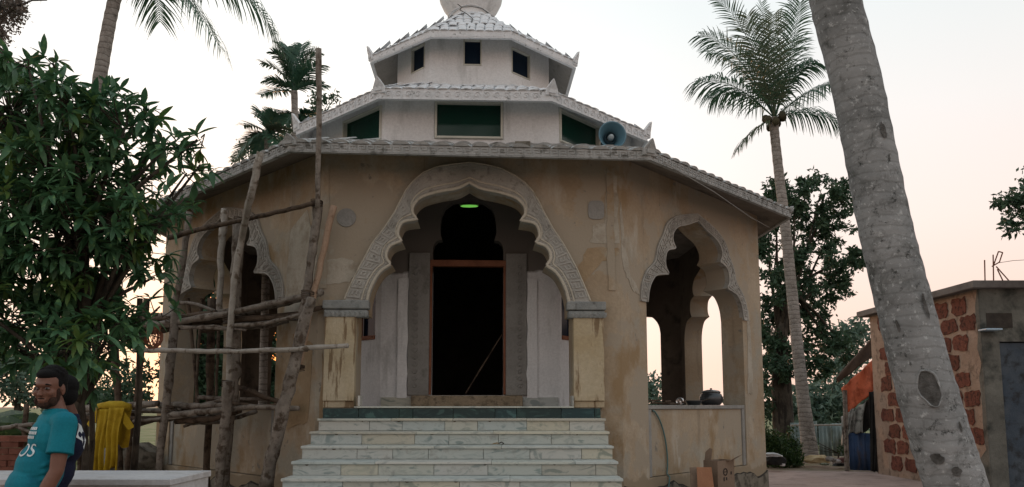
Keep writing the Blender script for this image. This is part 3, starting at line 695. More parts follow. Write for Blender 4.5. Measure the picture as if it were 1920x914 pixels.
# ------------------------------------------------------------------ scaffold
SC = thing('scaffold', 'rickety scaffold of lashed rough poles against the left wall', 'scaffold', (-3.4, 9.4, 0))
SCI = Vector(SC.location)
def Ys(px): return 9.05 + (650 - px) * .0033
def pole(pts, w, mat, dY=0, name='pole', parent=SC, n=7, org=SCI, knots=True, dYs=None):
    """pts in photograph pixels; w diameter in pixels; dY offset in depth"""
    P = []
    for k, q in enumerate(pts):
        Y = (q[2] if len(q) > 2 else Ys(q[0]) + (dYs[k] if dYs else dY)); P.append(at(q[0], q[1], Y))
    Q = []; rr_ = []
    tot = len(P) - 1
    for k in range(tot):
        for s_ in range(6):
            t = s_ / 6; b = P[k].lerp(P[k + 1], t); Q.append(b)
    Q.append(P[-1]); L = len(Q)
    rg = random.Random(int(pts[0][0] * 13 + pts[0][1]))
    out = []
    for k, b in enumerate(Q):
        u = k / (L - 1); r_ = w / 2 * P[0].y / FPX * (1.05 - .25 * u)
        if knots: r_ *= rg.choice((.94, .97, 1, 1, 1, 1.08, 1.14))
        rr_.append(r_); j = r_ * (.2 if 0 < k < L - 1 else 0)
        out.append(b + Vector((rg.uniform(-j, j), rg.uniform(-j, j), rg.uniform(-j, j))) - org)
    return MB().tube(out, rr_, n, jit=.06, rg=rg).build(name, mat, parent, smooth=True)
# uprights
pole([(597, 92, 8.55), (598, 240, 8.62), (595, 390, 8.75)], 12, M_pole, knots=False)
pole([(596, 380), (586, 470), (572, 560), (552, 690)], 17, M_pole, -.1)
pole([(626, 386), (602, 490), (582, 580), (560, 690)], 13, M_bamboo, -.02, knots=False)
pole([(500, 912), (520, 820), (545, 715), (575, 590), (585, 560)], 24, M_pole, -.22)
pole([(489, 286, 8.85), (470, 370, 9.0), (452, 450), (437, 540), (430, 640), (428, 740)], 15, M_polepale)
pole([(447, 420), (441, 560), (440, 700), (430, 800), (412, 1000)], 22, M_pole, .25)
pole([(428, 715), (420, 820), (398, 1010)], 20, M_pole, -.1)
pole([(422, 392), (415, 470), (411, 590)], 14, M_polepale, .35)
pole([(355, 398), (345, 480), (328, 570), (320, 700)], 12, M_pole, .1)
pole([(328, 580), (318, 700), (306, 800), (288, 990)], 16, M_pole, 0)
pole([(275, 560), (262, 700), (244, 820), (232, 960)], 11, M_poledark, .3)
pole([(262, 560), (258, 760), (250, 950)], 9, M_poledark, .9)
pole([(398, 560), (392, 760), (384, 990)], 15, M_poledark, .9)
pole([(212, 620), (222, 740), (226, 960)], 13, M_poledark, .6)
for px0, px1, w_ in ((352, 372, 7), (378, 366, 6), (392, 400, 7), (412, 404, 6)):
    pole([(px0, 560), ((px0 + px1) / 2, 660), (px1, 770)], w_, M_poledark, 2.2)
# ledgers
pole([(316, 446), (400, 424), (500, 403), (596, 380)], 10, M_poledark, -.22)
pole([(252, 657), (350, 658), (430, 660), (540, 656), (652, 649)], 9.5, M_polepale, -.32)
# upper pile of loose putlogs
up_ = [((232, 612), (330, 606), (420, 590), (500, 572), (604, 548), 13), ((238, 600), (320, 598), (405, 586), None, None, 11), ((405, 592), (470, 584), (540, 568), (603, 553), None, 11),
       ((300, 614), (380, 604), (470, 598), (560, 588), None, 10), ((330, 568), (365, 570), (400, 582), (425, 596), None, 7), ((250, 620), (330, 616), (415, 606), None, None, 10),
       ((430, 612), (500, 607), (565, 590), None, None, 9), ((440, 600), (530, 596), (604, 577), None, None, 10), ((300, 592), (360, 594), (440, 580), None, None, 9), ((380, 622), (430, 614), None, None, None, 7),
       ((372, 598), (440, 604), (520, 606), None, None, 10), ((240, 628), (300, 622), (345, 612), None, None, 9), ((250, 606), (330, 612), (430, 618), None, None, 7), ((320, 606), (420, 596), (500, 594), None, None, 6), ((420, 606), (480, 596), (558, 600), None, None, 6), ((290, 590), (350, 602), (412, 598), None, None, 8), ((445, 616), (500, 614), (540, 604), None, None, 6), ((232, 604), (262, 608), (330, 620), None, None, 7), ((340, 616), (400, 612), (462, 620), None, None, 6)]
for k, q in enumerate(up_):
    pts = [p for p in q[:-1] if p]; pole(pts, q[-1], (M_pole, M_poledark, M_pole, M_poledark)[k % 4], .05 + .11 * (k % 6), name='loose_pole')
lo_ = [((145, 768), (220, 764), (296, 757), None, 15), ((140, 784), (230, 785), (310, 786), None, 13), ((150, 776), (240, 772), (330, 770), None, 11), ((240, 801), (300, 786), (345, 768), (430, 748), 9),
       ((432, 722), (470, 734), (510, 750), (562, 765), 10), ((372, 745), (440, 748), (520, 750), None, 7), ((316, 780), (380, 772), (470, 764), (560, 766), 11), ((330, 790), (400, 786), (450, 770), None, 12),
       ((300, 760), (380, 762), (440, 758), None, 12), ((352, 794), (420, 790), (480, 772), None, 9), ((336, 772), (400, 778), (436, 766), None, 10), ((310, 774), (360, 784), (420, 782), None, 7), ((250, 790), (330, 784), (400, 770), None, 6), ((430, 756), (480, 762), (540, 758), None, 7), ((345, 800), (380, 786), (410, 764), None, 6), ((300, 790), (360, 776), (430, 776), None, 8)]
for k, q in enumerate(lo_):
    pts = [p for p in q[:-1] if p]; pole(pts, q[-1], (M_pole, M_poledark, M_pole)[k % 3], .02 + .12 * (k % 6), name='loose_pole')
# lashings
def lash(px, py, dY, r=.05, tilt=0):
    c = at(px, py, Ys(px) + dY) - SCI; m = MB()
    for k in range(5):
        pts = []
        for q in range(13): a = q * math.pi / 6; pts.append(c + Vector((r * math.cos(a), r * .8 * math.sin(a), (k - 2) * .016 + .012 * math.sin(a + k + tilt))))
        m.tube(pts, .0055, 4)
    m.build('lashing', M_rope if k % 2 else M_poledark, SC)
for q in ((594, 382, -.12, .075), (577, 552, -.12, .08), (566, 654, -.18, .075), (430, 658, -.05, .075), (449, 414, -.1, .07), (428, 720, .02, .085), (430, 596, .05, .085), (345, 438, 0, .06), (320, 600, .03, .07), (318, 766, .03, .07), (560, 690, -.12, .075), (246, 770, .2, .07)):
    lash(*q)
# tangle of rusty tie wire hanging from the upper pile
rg = random.Random(3); c0 = at(288, 628, 9.9); m = MB()
for k in range(16):
    pts = [Vector((c0.x + rg.uniform(-.09, .09), c0.y + rg.uniform(-.04, .04), c0.z + .1))]
    a0 = rg.uniform(0, 6); rx, rz_ = rg.uniform(.05, .13), rg.uniform(.08, .17)
    for q in range(12): a = a0 + q * .55; pts.append(Vector((c0.x + rx * math.cos(a), c0.y + .03 * math.sin(a * 2), c0.z + rz_ * math.sin(a) - .06)))
    m.tube(pts, .006, 4)
tag(m.build('tie_wire_coil', M_rope), 'rusty brown tangle of tie wire hanging from the upper loose poles', 'wire coil')

# yellow cloth thrown over the lower ledger
M_yellow = rough('yellow_cloth', (.42, .28, .015), (.50, .35, .03), 6, (.32, .2, .01), 4, (.5, .65), r=.9, bump=.3, bscale=60)
c0 = at(212, 772, 9.95); hgt = .80
m = MB(); NX, NZ = 26, 22
def sheet(m, x0, x1, y, z0, z1, fold, ph, narrow=0, hem=.03):
    vs = []; fs = []
    for j in range(NZ + 1):
        v = j / NZ
        for i in range(NX + 1):
            u = i / NX; w_ = 1 - narrow * math.sin(v * 2.2)
            xx = (x0 + x1) / 2 + (u - .5) * (x1 - x0) * w_ + .012 * math.sin(v * 7 + ph)
            yy = y + fold * (.3 + v) * math.sin(u * 15 + ph + v * 1.4) - .05 * math.sin(v * 1.6)
            zz = z1 - (z1 - z0) * v + (hem * math.sin(u * 9 + ph) if j == NZ else 0)
            vs.append((xx, yy, zz))
    for j in range(NZ):
        for i in range(NX): a = j * (NX + 1) + i; fs.append((a, a + 1, a + NX + 2, a + NX + 1))
    m.add(vs, fs)
cl = thing('yellow_garment', 'bright yellow garment hanging over the lower scaffold pole', 'garment', c0)
m = MB(); sheet(m, -.18, .0, -.075, -.80, .03, .024, .4, .16); m.build('left_panel', M_yellow, cl, smooth=True).modifiers.new('s', 'SOLIDIFY').thickness = .006
m = MB(); sheet(m, -.02, .19, -.095, -.76, .05, .026, 2.1, .2, .05); m.build('right_panel', M_yellow, cl, smooth=True).modifiers.new('s', 'SOLIDIFY').thickness = .006
m = MB(); sheet(m, -.19, .21, .09, -.45, .05, .02, 3.0, .0); m.build('back_panel', M_yellow, cl, smooth=True)
m = MB(); m.add([(-.19, -.07, .02), (-.31, -.05, -.16), (-.26, -.08, -.20), (-.17, -.09, -.14), (-.16, -.1, .03), (-.1, -.0, .07)], [(0, 1, 2, 3), (0, 3, 4), (0, 4, 5)])
m.add([(.20, -.09, .0), (.33, -.06, -.20), (.26, -.09, -.24), (.19, -.1, -.15)], [(0, 1, 2, 3)]); m.build('sleeve', M_yellow, cl)
m = MB(); m.tube([(-.2, -.0, .055), (-.05, -.01, .075), (.1, 0, .07), (.22, .01, .05)], [.05, .065, .07, .05], 8); m.build('bunched_top', M_yellow, cl, smooth=True)

# ------------------------------------------------------------------ things by the right arch
Mr, Lr = frame_of(P8, 1); RM = BM @ Mr
M_pot = simple('dark_aluminium', (.07, .075, .08), .35, .7)
pt = RM @ Vector((2.72, .18, 1.516)); pot = thing('cooking_pot', 'large dark round cooking pot on the sill of the right arch', 'pot', pt)
m = MB(); m.lathe([(.001, 0), (.13, 0), (.175, .05), (.18, .12), (.155, .17), (.135, .185), (.15, .20)], 28); m.build('pot_body', M_pot, pot, smooth=True)
m = MB(); m.lathe([(.152, .203), (.12, .225), (.05, .24), (.001, .243)], 24); m.build('lid', simple('bright_aluminium', (.55, .55, .55), .3, .8), pot, smooth=True)
m = MB(); m.lathe([(.0, .243), (.018, .245), (.02, .262), (.001, .266)], 12); m.build('lid_knob', M_pot, pot)
pt = RM @ Vector((1.72, .15, 1.516)); cup = thing('steel_cup', 'small shiny steel cup lying on the sill of the right arch', 'cup', pt, R(-30))
m = MB()
prof = [(.001, 0), (.045, 0), (.05, .01), (.055, .10), (.05, .1), (.042, .015), (.001, .012)]
vs = []
m.lathe(prof, 18); me = m.build('cup_body', simple('steel', (.6, .6, .6), .2, 1), cup, smooth=True); me.rotation_euler = (R(90), 0, 0); me.location = (0, .05, .056)
pt = RM @ Vector((2.15, .17, 1.516)); pan = thing('frying_pan', 'low dark pan with pale rim between the cup and the cooking pot', 'pan', pt)
m = MB(); m.lathe([(.001, 0), (.09, 0), (.12, .06), (.125, .07), (.115, .065), (.085, .012), (.001, .01)], 22); m.build('pan_body', M_pot, pan, smooth=True)
m = MB(); m.tube([(.11, 0, .06), (.2, .03, .085), (.26, .05, .09)], .011, 6); m.build('pan_handle', M_crackdark, pan)
pt = RM @ Vector((1.35, .2, 1.516)); m = MB(); rg = random.Random(5)
for k in range(5): m.tube([pt + Vector((rg.uniform(-.25, .3), rg.uniform(-.05, .08), .012 + .012 * k)), pt + Vector((rg.uniform(-.2, .35), rg.uniform(-.05, .08), .02 + .012 * k))], .014, 6)
tag(m.build('firewood', M_poledark), 'few dark sticks lying on the left half of the right arch sill', 'sticks')
# hose
M_hose = simple('blue_green_hose', (.08, .16, .16), .5)
m = MB(); hp = [(.74, 1.44), (.80, 1.42), (.92, 1.30), (1.02, 1.12), (1.08, .9), (1.09, .7), (1.05, .5), (1.0, .36), (.9, .2), (.7, .05)]
hp = smooth_profile([(a, b) for a, b in hp], []); m.tube([RM @ Vector((a, -.035 + (.05 if b > .55 else 0), b)) for a, b in hp], .011, 7)
tag(m.build('hose', M_hose, smooth=True), 'thin blue green hose hanging down the wall from the right arch sill', 'hose')
# cardboard
M_card = rough('cardboard', (.33, .155, .085), (.40, .20, .115), 3, r=.9, bump=.2, bscale=50)
M_card2 = rough('dull_cardboard', (.20, .145, .105), (.26, .19, .14), 3, r=.9, bump=.2, bscale=50)
def gq(px, py, Y): return at(px, py, Y)
def leaning(name, quad, th, mat, label):
    m = MB(); q = [Vector(p) for p in quad]; m.prism(q, (q[1] - q[0]).cross(q[2] - q[1]).normalized() * th); o = m.build(name, mat); tag(o, label, 'cardboard'); return o
leaning('cardboard_sheet', (gq(1314, 1020, 9.55), gq(1352, 1020, 9.5), gq(1334, 877, 9.92), gq(1306, 877, 9.95)), .012, M_card, 'bright brown cardboard sheet leaning before the box under the right arch')
leaning('cardboard_sheet', (gq(1302, 1020, 9.7), gq(1330, 1020, 9.72), gq(1312, 877, 10.05), gq(1293, 877, 10.02)), .012, M_card2, 'duller cardboard sheet leaning leftmost under the right arch')
bx = thing('cardboard_box', 'open cardboard box with torn flaps standing against the right arch wall', 'box', at(1352, 1010, 10.2), R(40))
m = MB(); w_, d_, h_ = .38, .22, .78; zb_ = -at(1352, 1010, 10.2).z
m.box(-w_ / 2, w_ / 2, -d_ / 2, -d_ / 2 + .008, zb_, zb_ + h_); m.box(-w_ / 2, w_ / 2, d_ / 2 - .008, d_ / 2, zb_, zb_ + h_); m.box(-w_ / 2, -w_ / 2 + .008, -d_ / 2 + .008, d_ / 2 - .008, zb_, zb_ + h_); m.box(w_ / 2 - .008, w_ / 2, -d_ / 2 + .008, d_ / 2 - .008, zb_, zb_ + h_); m.box(-w_ / 2 + .008, w_ / 2 - .008, -d_ / 2 + .008, d_ / 2 - .008, zb_, zb_ + .01)
m.build('box_body', M_card2, bx)
zt_ = zb_ + h_
m = MB(); m.add([(-.17, .10, zt_), (-.03, .10, zt_), (-.02, .08, zt_ + .14), (-.09, .07, zt_ + .16), (-.17, .08, zt_ + .11)], [(0, 1, 2, 3, 4)]); m.build('box_flap', M_card2, bx).modifiers.new('s', 'SOLIDIFY').thickness = .006
m = MB(); m.add([(.0, -.108, zt_), (.19, -.108, zt_), (.26, -.20, zt_ + .07), (.12, -.22, zt_ + .05), (.02, -.17, zt_ + .0)], [(0, 1, 2, 3, 4)]); m.build('box_flap', M_card2, bx).modifiers.new('s', 'SOLIDIFY').thickness = .006
M_ink = simple('printed_ink', (.03, .022, .018), .9)
def text_mesh(body, size, name, mat, parent, M, ext=.001):
    cu = bpy.data.curves.new(name, 'FONT'); cu.body = body; cu.size = size; cu.extrude = ext; cu.align_x = 'CENTER'; cu.align_y = 'CENTER'
    o = bpy.data.objects.new(name, cu); COL.objects.link(o); bpy.context.view_layer.update()
    me = bpy.data.meshes.new_from_object(o.evaluated_get(bpy.context.evaluated_depsgraph_get())); bpy.data.objects.remove(o); me.name = name
    return place(me, name, mat, parent, M=M) if M is not None else me
fr_ = Matrix.Rotation(R(90), 4, 'X')
m = MB(); m.tube([(-.02 + .042 * math.cos(a), -.111, zt_ - .15 + .042 * math.sin(a)) for a in [k * math.pi / 10 for k in range(21)]], .009, 4, cap=False); m.box(-.05, .01, -.114, -.111, zt_ - .155, zt_ - .145); m.build('printed_ring', M_ink, bx)
m = MB(); m.box(-.065, -.035, -.1125, -.1105, zt_ - .27, zt_ - .22); m.box(-.01, .02, -.1125, -.1105, zt_ - .26, zt_ - .22); m.box(.10, .13, -.1125, -.1105, zt_ - .19, zt_ - .15); m.build('printed_marks', M_ink, bx)

# ------------------------------------------------------------------ ground
M_earth = rough('dusty_earth', (.22, .17, .125), (.30, .235, .175), .6, (.15, .13, .07), 1.3, (.5, .62), bump=.8, bscale=9, bdist=.05)
M_pave = rough('pinkish_paved_yard', (.40, .30, .26), (.49, .38, .335), 1.2, (.30, .235, .21), 2.5, (.5, .66), bump=.5, bscale=22)
M_field = rough('dry_green_field', (.13, .17, .06), (.22, .25, .12), .4, (.28, .25, .15), .8, (.48, .62), bump=.8, bscale=6, bdist=.1)
def sheet_obj(name, pts, z, mat, sub=0):
    m = MB(); m.add([(x, y, z) for x, y in pts], [tuple(range(len(pts)))]); return tag(m.build(name, mat), kind='structure')
sheet_obj('ground', [(-700, -100), (700, -100), (700, 1500), (-700, 1500)], 0, M_earth)
sheet_obj('paved_yard', [(-1.9, 3.2), (3.3, 1.5), (20, 1.5), (20, 14.0), (8.1, 17.45), (5.5, 17.9), (4.6, 17.9), (4.6, 6.0)], .004, M_pave)
sheet_obj('field', [(-300, 14.5), (-6.3, 14.5), (-5, 24), (30, 24), (200, 40), (300, 900), (-300, 900)], .006, M_field)

# ------------------------------------------------------------------ vegetation
def leafmat(name, c1, c2, c3, trans=.25, r=.5, scale=2.2):
    m, n, p = newmat(name)
    a = noise_node(n, scale, 3); b = noise_node(n, scale * 9, 2)
    col = ramp_node(n, a.outputs[0], ((.35, c1), (.62, c2))).outputs[0]
    fr = ramp_node(n, b.outputs[0], ((.56, (0, 0, 0)), (.68, (1, 1, 1)))); col = mixc(n, fr.outputs[0], col, c3)
    n.links.new(col, p.inputs['Base Color']); p.inputs['Roughness'].default_value = r; p.inputs['Specular IOR Level'].default_value = .3
    t = n.nodes.new('ShaderNodeBsdfTranslucent'); n.links.new(col, t.inputs[0]); mx = n.nodes.new('ShaderNodeMixShader'); mx.inputs[0].default_value = trans
    n.links.new(p.outputs[0], mx.inputs[1]); n.links.new(t.outputs[0], mx.inputs[2]); n.links.new(mx.outputs[0], n.nodes['Material Output'].inputs[0]); return m
M_mango = leafmat('mango_leaf', (.045, .12, .06), (.09, .20, .095), (.16, .29, .11), .25, .42, 1.5)
M_mangoyoung = leafmat('young_mango_leaf', (.07, .14, .04), (.11, .19, .05), (.14, .17, .05), .3, .45)
M_leafA = leafmat('dark_tree_leaf', (.035, .075, .045), (.06, .115, .065), (.09, .15, .07))
M_leafB = leafmat('hazy_far_leaf', (.09, .15, .12), (.13, .20, .15), (.17, .23, .16), scale=1)  # distance haze put into a paler, bluish leaf colour
M_leafC = leafmat('pinkish_fine_leaf', (.13, .11, .10), (.19, .16, .14), (.10, .12, .07))
M_shrub = leafmat('shrub_leaf', (.02, .05, .015), (.04, .08, .025), (.10, .15, .04))
M_palmleaf = leafmat('palm_leaflet', (.035, .095, .06), (.06, .14, .085), (.10, .17, .09), .25, .42, 1.2)
M_palmdry = leafmat('pale_palm_leaflet', (.07, .11, .07), (.12, .15, .09), (.20, .19, .13), .3)
M_rachis = rough('palm_rib', (.16, .17, .08), (.24, .23, .12), 5)
M_barkD = rough('dark_bark', (.055, .045, .035), (.10, .085, .065), 4, (.03, .025, .02), 9, (.5, .6), stretch3=(1, 1, .2), bump=1, bscale=18)
def ringbark(name, c1, c2, c3, dens, patch, ringc=(.42, .40, .38), dist=4, rs=.7, bs=.5):
    m, n, p = newmat(name)
    a = noise_node(n, 2.2, 7, .65); col = ramp_node(n, a.outputs[0], ((.36, c1), (.64, c2))).outputs[0]
    b = noise_node(n, 6, 8, .7, dist=.6); col = mixc(n, ramp_node(n, b.outputs[0], ((.50, (0, 0, 0)), (.68, (1, 1, 1)))).outputs[0], col, c3)
    d = noise_node(n, 26, 6, .75); col = mixc(n, ramp_node(n, d.outputs[0], ((.56, (0, 0, 0)), (.66, (1, 1, 1)))).outputs[0], col, patch)
    e_ = noise_node(n, 15, 8, .8); col = mixc(n, ramp_node(n, e_.outputs[0], ((.36, (1, 1, 1)), (.44, (0, 0, 0)))).outputs[0], col, tuple(x * .6 for x in c3))
    w = n.nodes.new('ShaderNodeTexWave'); w.bands_direction = 'Z'; w.inputs['Scale'].default_value = dens; w.inputs['Distortion'].default_value = dist; w.inputs['Detail'].default_value = 4; w.inputs['Detail Scale'].default_value = 1.4
    g_ = n.nodes.new('ShaderNodeNewGeometry'); n.links.new(g_.outputs['Position'], w.inputs['Vector'])
    wr = ramp_node(n, w.outputs[0], ((.0, ringc), (.16, (1, 1, 1))))
    col = mixc(n, rs, col, wr.outputs[0], 'MULTIPLY')
    n.links.new(col, p.inputs['Base Color']); p.inputs['Roughness'].default_value = .9; p.inputs['Specular IOR Level'].default_value = .15
    ad_ = n.nodes.new('ShaderNodeMath'); ad_.operation = 'MULTIPLY_ADD'; n.links.new(w.outputs[0], ad_.inputs[0]); ad_.inputs[1].default_value = .5 * rs; n.links.new(d.outputs[0], ad_.inputs[2])
    bumpit(n, p, ad_.outputs[0], bs, .03); return m
M_palmbark = ringbark('grey_ringed_palm_bark', (.185, .195, .195), (.31, .32, .32), (.10, .105, .10), 4.6, (.46, .48, .48), (.58, .57, .55), 3.5, .45, .28)
M_palmbark2 = ringbark('brown_ringed_palm_bark', (.25, .225, .20), (.36, .33, .30), (.17, .15, .13), 2.6, (.42, .40, .37))

def leaf_tris(rg, C, n, size, sq=.45, spread=(1, 1, 1), clump=14, cr=.33):
    """n small folded leaves around the clumps that fill one rounded mass at C=(x,y,z,r); numpy arrays of vertices and triangles"""
    x, y, z, r = C
    d = rg.normal(size=(clump, 3)); d /= np.linalg.norm(d, axis=1)[:, None]
    cc = d * (r * rg.uniform(.35, 1.0, (clump, 1)) ** .6) * np.array(spread)
    k = rg.integers(0, clump, n)
    p = cc[k] + rg.normal(size=(n, 3)) * r * cr * rg.uniform(.4, 1.0, (clump,))[k][:, None]
    p += np.array([x, y, z])
    a = rg.normal(size=(n, 3)); a[:, 2] -= .25; a /= np.linalg.norm(a, axis=1)[:, None]
    b = np.cross(a, rg.normal(size=(n, 3))); b /= np.linalg.norm(b, axis=1)[:, None]; c = np.cross(a, b)
    s = size * rg.uniform(.6, 1.3, (n, 1))
    v0 = p; v1 = p + a * s * .5 + b * s * sq * .5 + c * s * .1; v2_ = p + a * s; v3 = p + a * s * .5 - b * s * sq * .5 + c * s * .1
    return np.stack([v0, v1, v2_, v3], 1).reshape(-1, 3)
def quad_mesh(name, V):
    me = bpy.data.meshes.new(name); n = len(V) // 4
    me.vertices.add(len(V)); me.vertices.foreach_set('co', V.astype(np.float32).ravel())
    me.loops.add(n * 6); me.polygons.add(n * 2)
    q = np.arange(n)[:, None] * 4; idx = np.concatenate([q + [[0, 1, 2]], q + [[0, 2, 3]]], 1).reshape(-1)
    me.loops.foreach_set('vertex_index', idx.astype(np.int32)); me.polygons.foreach_set('loop_start', (np.arange(n * 2) * 3).astype(np.int32))
    me.update(calc_edges=True); me.validate(); return me
def tree(name, label, cat, base, blobs, Y, leafm, barkm, n_per, size, trunk, seed, group=None, dens=1.0, dep=.5, sq=.45, cr=.33, clump=14):
    """blobs: (px, py, radius px[, dY]) read off the photograph, turned into round masses of leaves at their real distance"""
    rg = np.random.default_rng(seed); rp = random.Random(seed)
    t = thing(name, label, cat, base, group=group); o = Vector(base); Vs = []; br = MB()
    top = trunk[-1]
    for bq in blobs:
        px, py, rp_ = bq[:3]; yy = Y + (bq[3] if len(bq) > 3 else rp.uniform(-dep, dep) * rp_ * Y / FPX * 2)
        c = at(px, py, yy) - o; r = rp_ * yy / FPX
        n = int(n_per * (rp_ / 50) ** 2 * dens)
        Vs.append(leaf_tris(rg, (c.x, c.y, c.z, r), max(n, 20), size, sq, (1, 1, .85), clump, cr))
        st = trunk[min(len(trunk) - 1, max(1, len(trunk) - 2 + rp.randint(0, 1)))][0]
        st = Vector(st) - o; mid = st.lerp(c, .5) + Vector((rp.uniform(-.1, .1), rp.uniform(-.1, .1), .12)) * (c - st).length * .6
        r0 = trunk[-1][1] * .6
        br.tube([st, st.lerp(mid, .5), mid, mid.lerp(c, .6), c], [r0, r0 * .7, r0 * .5, r0 * .3, r0 * .12], 5)
    place(quad_mesh('crown', np.concatenate(Vs)), 'crown', leafm, t)
    m = MB(); m.tube([Vector(p) - o for p, r in trunk], [r for p, r in trunk], 10, jit=.08); m.build('trunk', barkm, t, smooth=True)
    br.build('limbs', barkm, t, smooth=True, kind='stuff')
    return t

# --- mango tree, front left
def mango_leaf_mesh(L, w, droop, fold):
    vs = []; fs = []; N_ = 5
    for j in range(N_ + 1):
        s_ = j / N_; ww = w * math.sin(math.pi * min(1, s_ * .93 + .05)) ** .8; x = L * (s_ - .12 * droop * s_ * s_); z = -droop * L * .55 * s_ ** 1.7
        vs += [(x, -ww, z + fold * ww), (x, 0, z), (x, ww, z + fold * ww)]
    for j in range(N_): a = 3 * j; fs += [(a, a + 1, a + 4, a + 3), (a + 1, a + 2, a + 5, a + 4)]
    return vs, fs
rg = random.Random(11)
MT = thing('mango_tree', 'dense dark leafy tree filling the left of the view in front of the shrine', 'tree', (-4.05, 7.3, 0)); MO = Vector(MT.location)
var = [mango_leaf_mesh(.21, .029, d_, .35) for d_ in (.35, .7, 1.1, .15)] + [mango_leaf_mesh(.13, .018, .5, .4)]
leaf_me = [MB().add(*v).mesh('leaf') for v in var]
for q in leaf_me: q.materials.append(M_mango); q.polygons.foreach_set('use_smooth', [True] * len(q.polygons))
young_me = MB().add(*var[1]).mesh('leaf'); young_me.materials.append(M_mangoyoung); young_me.polygons.foreach_set('use_smooth', [True] * len(young_me.polygons))
blobs = [(20, 210, 95), (60, 190, 80), (130, 200, 75), (190, 210, 65), (235, 240, 65), (290, 245, 50), (320, 270, 45), (370, 262, 22), (375, 310, 28), (350, 325, 38), (20, 330, 110), (110, 320, 110), (190, 330, 90), (250, 330, 70),
         (40, 440, 120), (140, 440, 110), (220, 420, 80), (280, 400, 50), (320, 372, 30), (345, 372, 22), (90, 560, 100), (170, 550, 90), (230, 520, 65), (270, 470, 55), (30, 600, 60), (130, 650, 70), (190, 640, 60), (225, 600, 50), (290, 520, 35), (-60, 300, 120), (-80, 450, 110), (-50, 570, 80), (150, 700, 40), (60, 660, 45), (100, 120, 22), (55, 135, 30), (12, 640, 40), (300, 575, 22), (70, 620, 50)]
whorls = []
tips = []
for (px, py, r) in blobs:
    Yc = 7.2 + rg.uniform(-.5, .5); c = at(px, py, Yc); rr_ = r * Yc / FPX
    tips.append((c, rr_))
    n = max(2, int((47 if px < 230 else 32) * (r / 100) ** 1.85))
    for k in range(n):
        while True:
            d = Vector((rg.uniform(-1, 1), rg.uniform(-1, 1), rg.uniform(-1, 1)))
            if .25 < d.length < 1: break
        p = c + Vector((d.x * rr_, d.y * max(rr_, .45) * 1.1, d.z * rr_)); whorls.append((p, d.normalized(), c))
allL = []; twig = MB()
for p, d, c in whorls:
    ax = (d * .8 + Vector((0, -.15, .35)) + Vector((rg.uniform(-.4, .4), rg.uniform(-.4, .4), rg.uniform(-.3, .3)))).normalized()
    e1 = ax.orthogonal().normalized(); e2 = ax.cross(e1)
    q0 = p - ax * .22; twig.tube([c.lerp(q0, .35) - MO, c.lerp(q0, .7) + Vector((0, 0, .02)) - MO, p - MO], [.008, .006, .004], 4, cap=False)
    nl = rg.randint(7, 11); a0 = rg.uniform(0, 6.28); young = rg.random() < .11
    for k in range(nl):
        a = a0 + k * 2.4; th = rg.uniform(.55, 1.35)
        dr = (ax * math.cos(th) + (e1 * math.cos(a) + e2 * math.sin(a)) * math.sin(th)).normalized()
        dr = (dr + Vector((0, 0, -.22))).normalized()
        side = dr.cross(Vector((0, 0, 1))); side = side.normalized() if side.length > .05 else Vector((1, 0, 0))
        up = side.cross(dr)
        M = Matrix((dr, -side, up)).transposed().to_4x4() @ Matrix.Rotation(rg.uniform(-.5, .5), 4, 'X'); M.translation = p - ax * rg.uniform(0, .06) - MO
        sc_ = rg.uniform(.7, 1.12); allL.append((M @ Matrix.Scale(sc_, 4), rg.randrange(len(var)), young, p.y))
allL.sort(key=lambda q: q[3])
ident = [q for q in allL if (q[0].translation + MO).x > -.686 * (q[3] - .1)]   # leaves inside the photograph's width
near = set(id(q) for q in ident[::2][:285])
for q in allL:
    if id(q) in near: place(young_me if q[2] else leaf_me[q[1]], 'leaf', None, MT, M=q[0])
for flag, mt, nm in ((False, M_mango, 'foliage'), (True, M_mangoyoung, 'young_foliage')):
    Vv = []; Ff = []; off = 0
    cache = [np.array([(*v, 1) for v in vv[0]]) for vv in var]
    for q in allL:
        if id(q) in near or q[2] != flag: continue
        Vv.append((cache[q[1]] @ np.array(q[0]).T)[:, :3]); Ff.append(np.array(var[q[1]][1]) + off); off += len(cache[q[1]])
    me = bpy.data.meshes.new(nm); me.from_pydata(np.concatenate(Vv).tolist(), [], np.concatenate(Ff).tolist()); place(me, nm, mt, MT, smooth=True, kind='stuff')
twig.build('twigs', M_barkD, MT, kind='stuff')
m = MB(); tr = [Vector((-4.32, 7.3, 0)), Vector((-4.30, 7.3, .8)), Vector((-4.22, 7.3, 1.5)), Vector((-4.15, 7.25, 2.2)), Vector((-4.2, 7.2, 3.0))]
m.tube([p - MO for p in tr], [.075, .065, .06, .055, .045], 9); m.build('trunk', M_barkD, MT, smooth=True)
lm = MB()
for c, r in tips:
    s_ = tr[2] if c.z < 2.6 else tr[3] if rg.random() < .5 else tr[4]; mid = s_.lerp(c, .5) + Vector((0, 0, .12)); lm.tube([s_ - MO, mid - MO, c - MO], [.035, .022, .01], 5)
lm.build('limbs', M_barkD, MT, smooth=True, kind='stuff')
for k, (a, b_) in enumerate((((158, 905), (148, 690)), ((248, 860), (262, 560)), ((160, 905), (172, 690)))):
    m = MB(); p0 = at(a[0], a[1] + 60, 7.9 + .2 * k); p1 = at(b_[0], b_[1], 7.7); m.tube([p0 - MO, p0.lerp(p1, .5) + Vector((.04, 0, 0)) - MO, p1 - MO], [.04, .03, .022], 7); m.build('stem', M_barkD, MT, smooth=True)

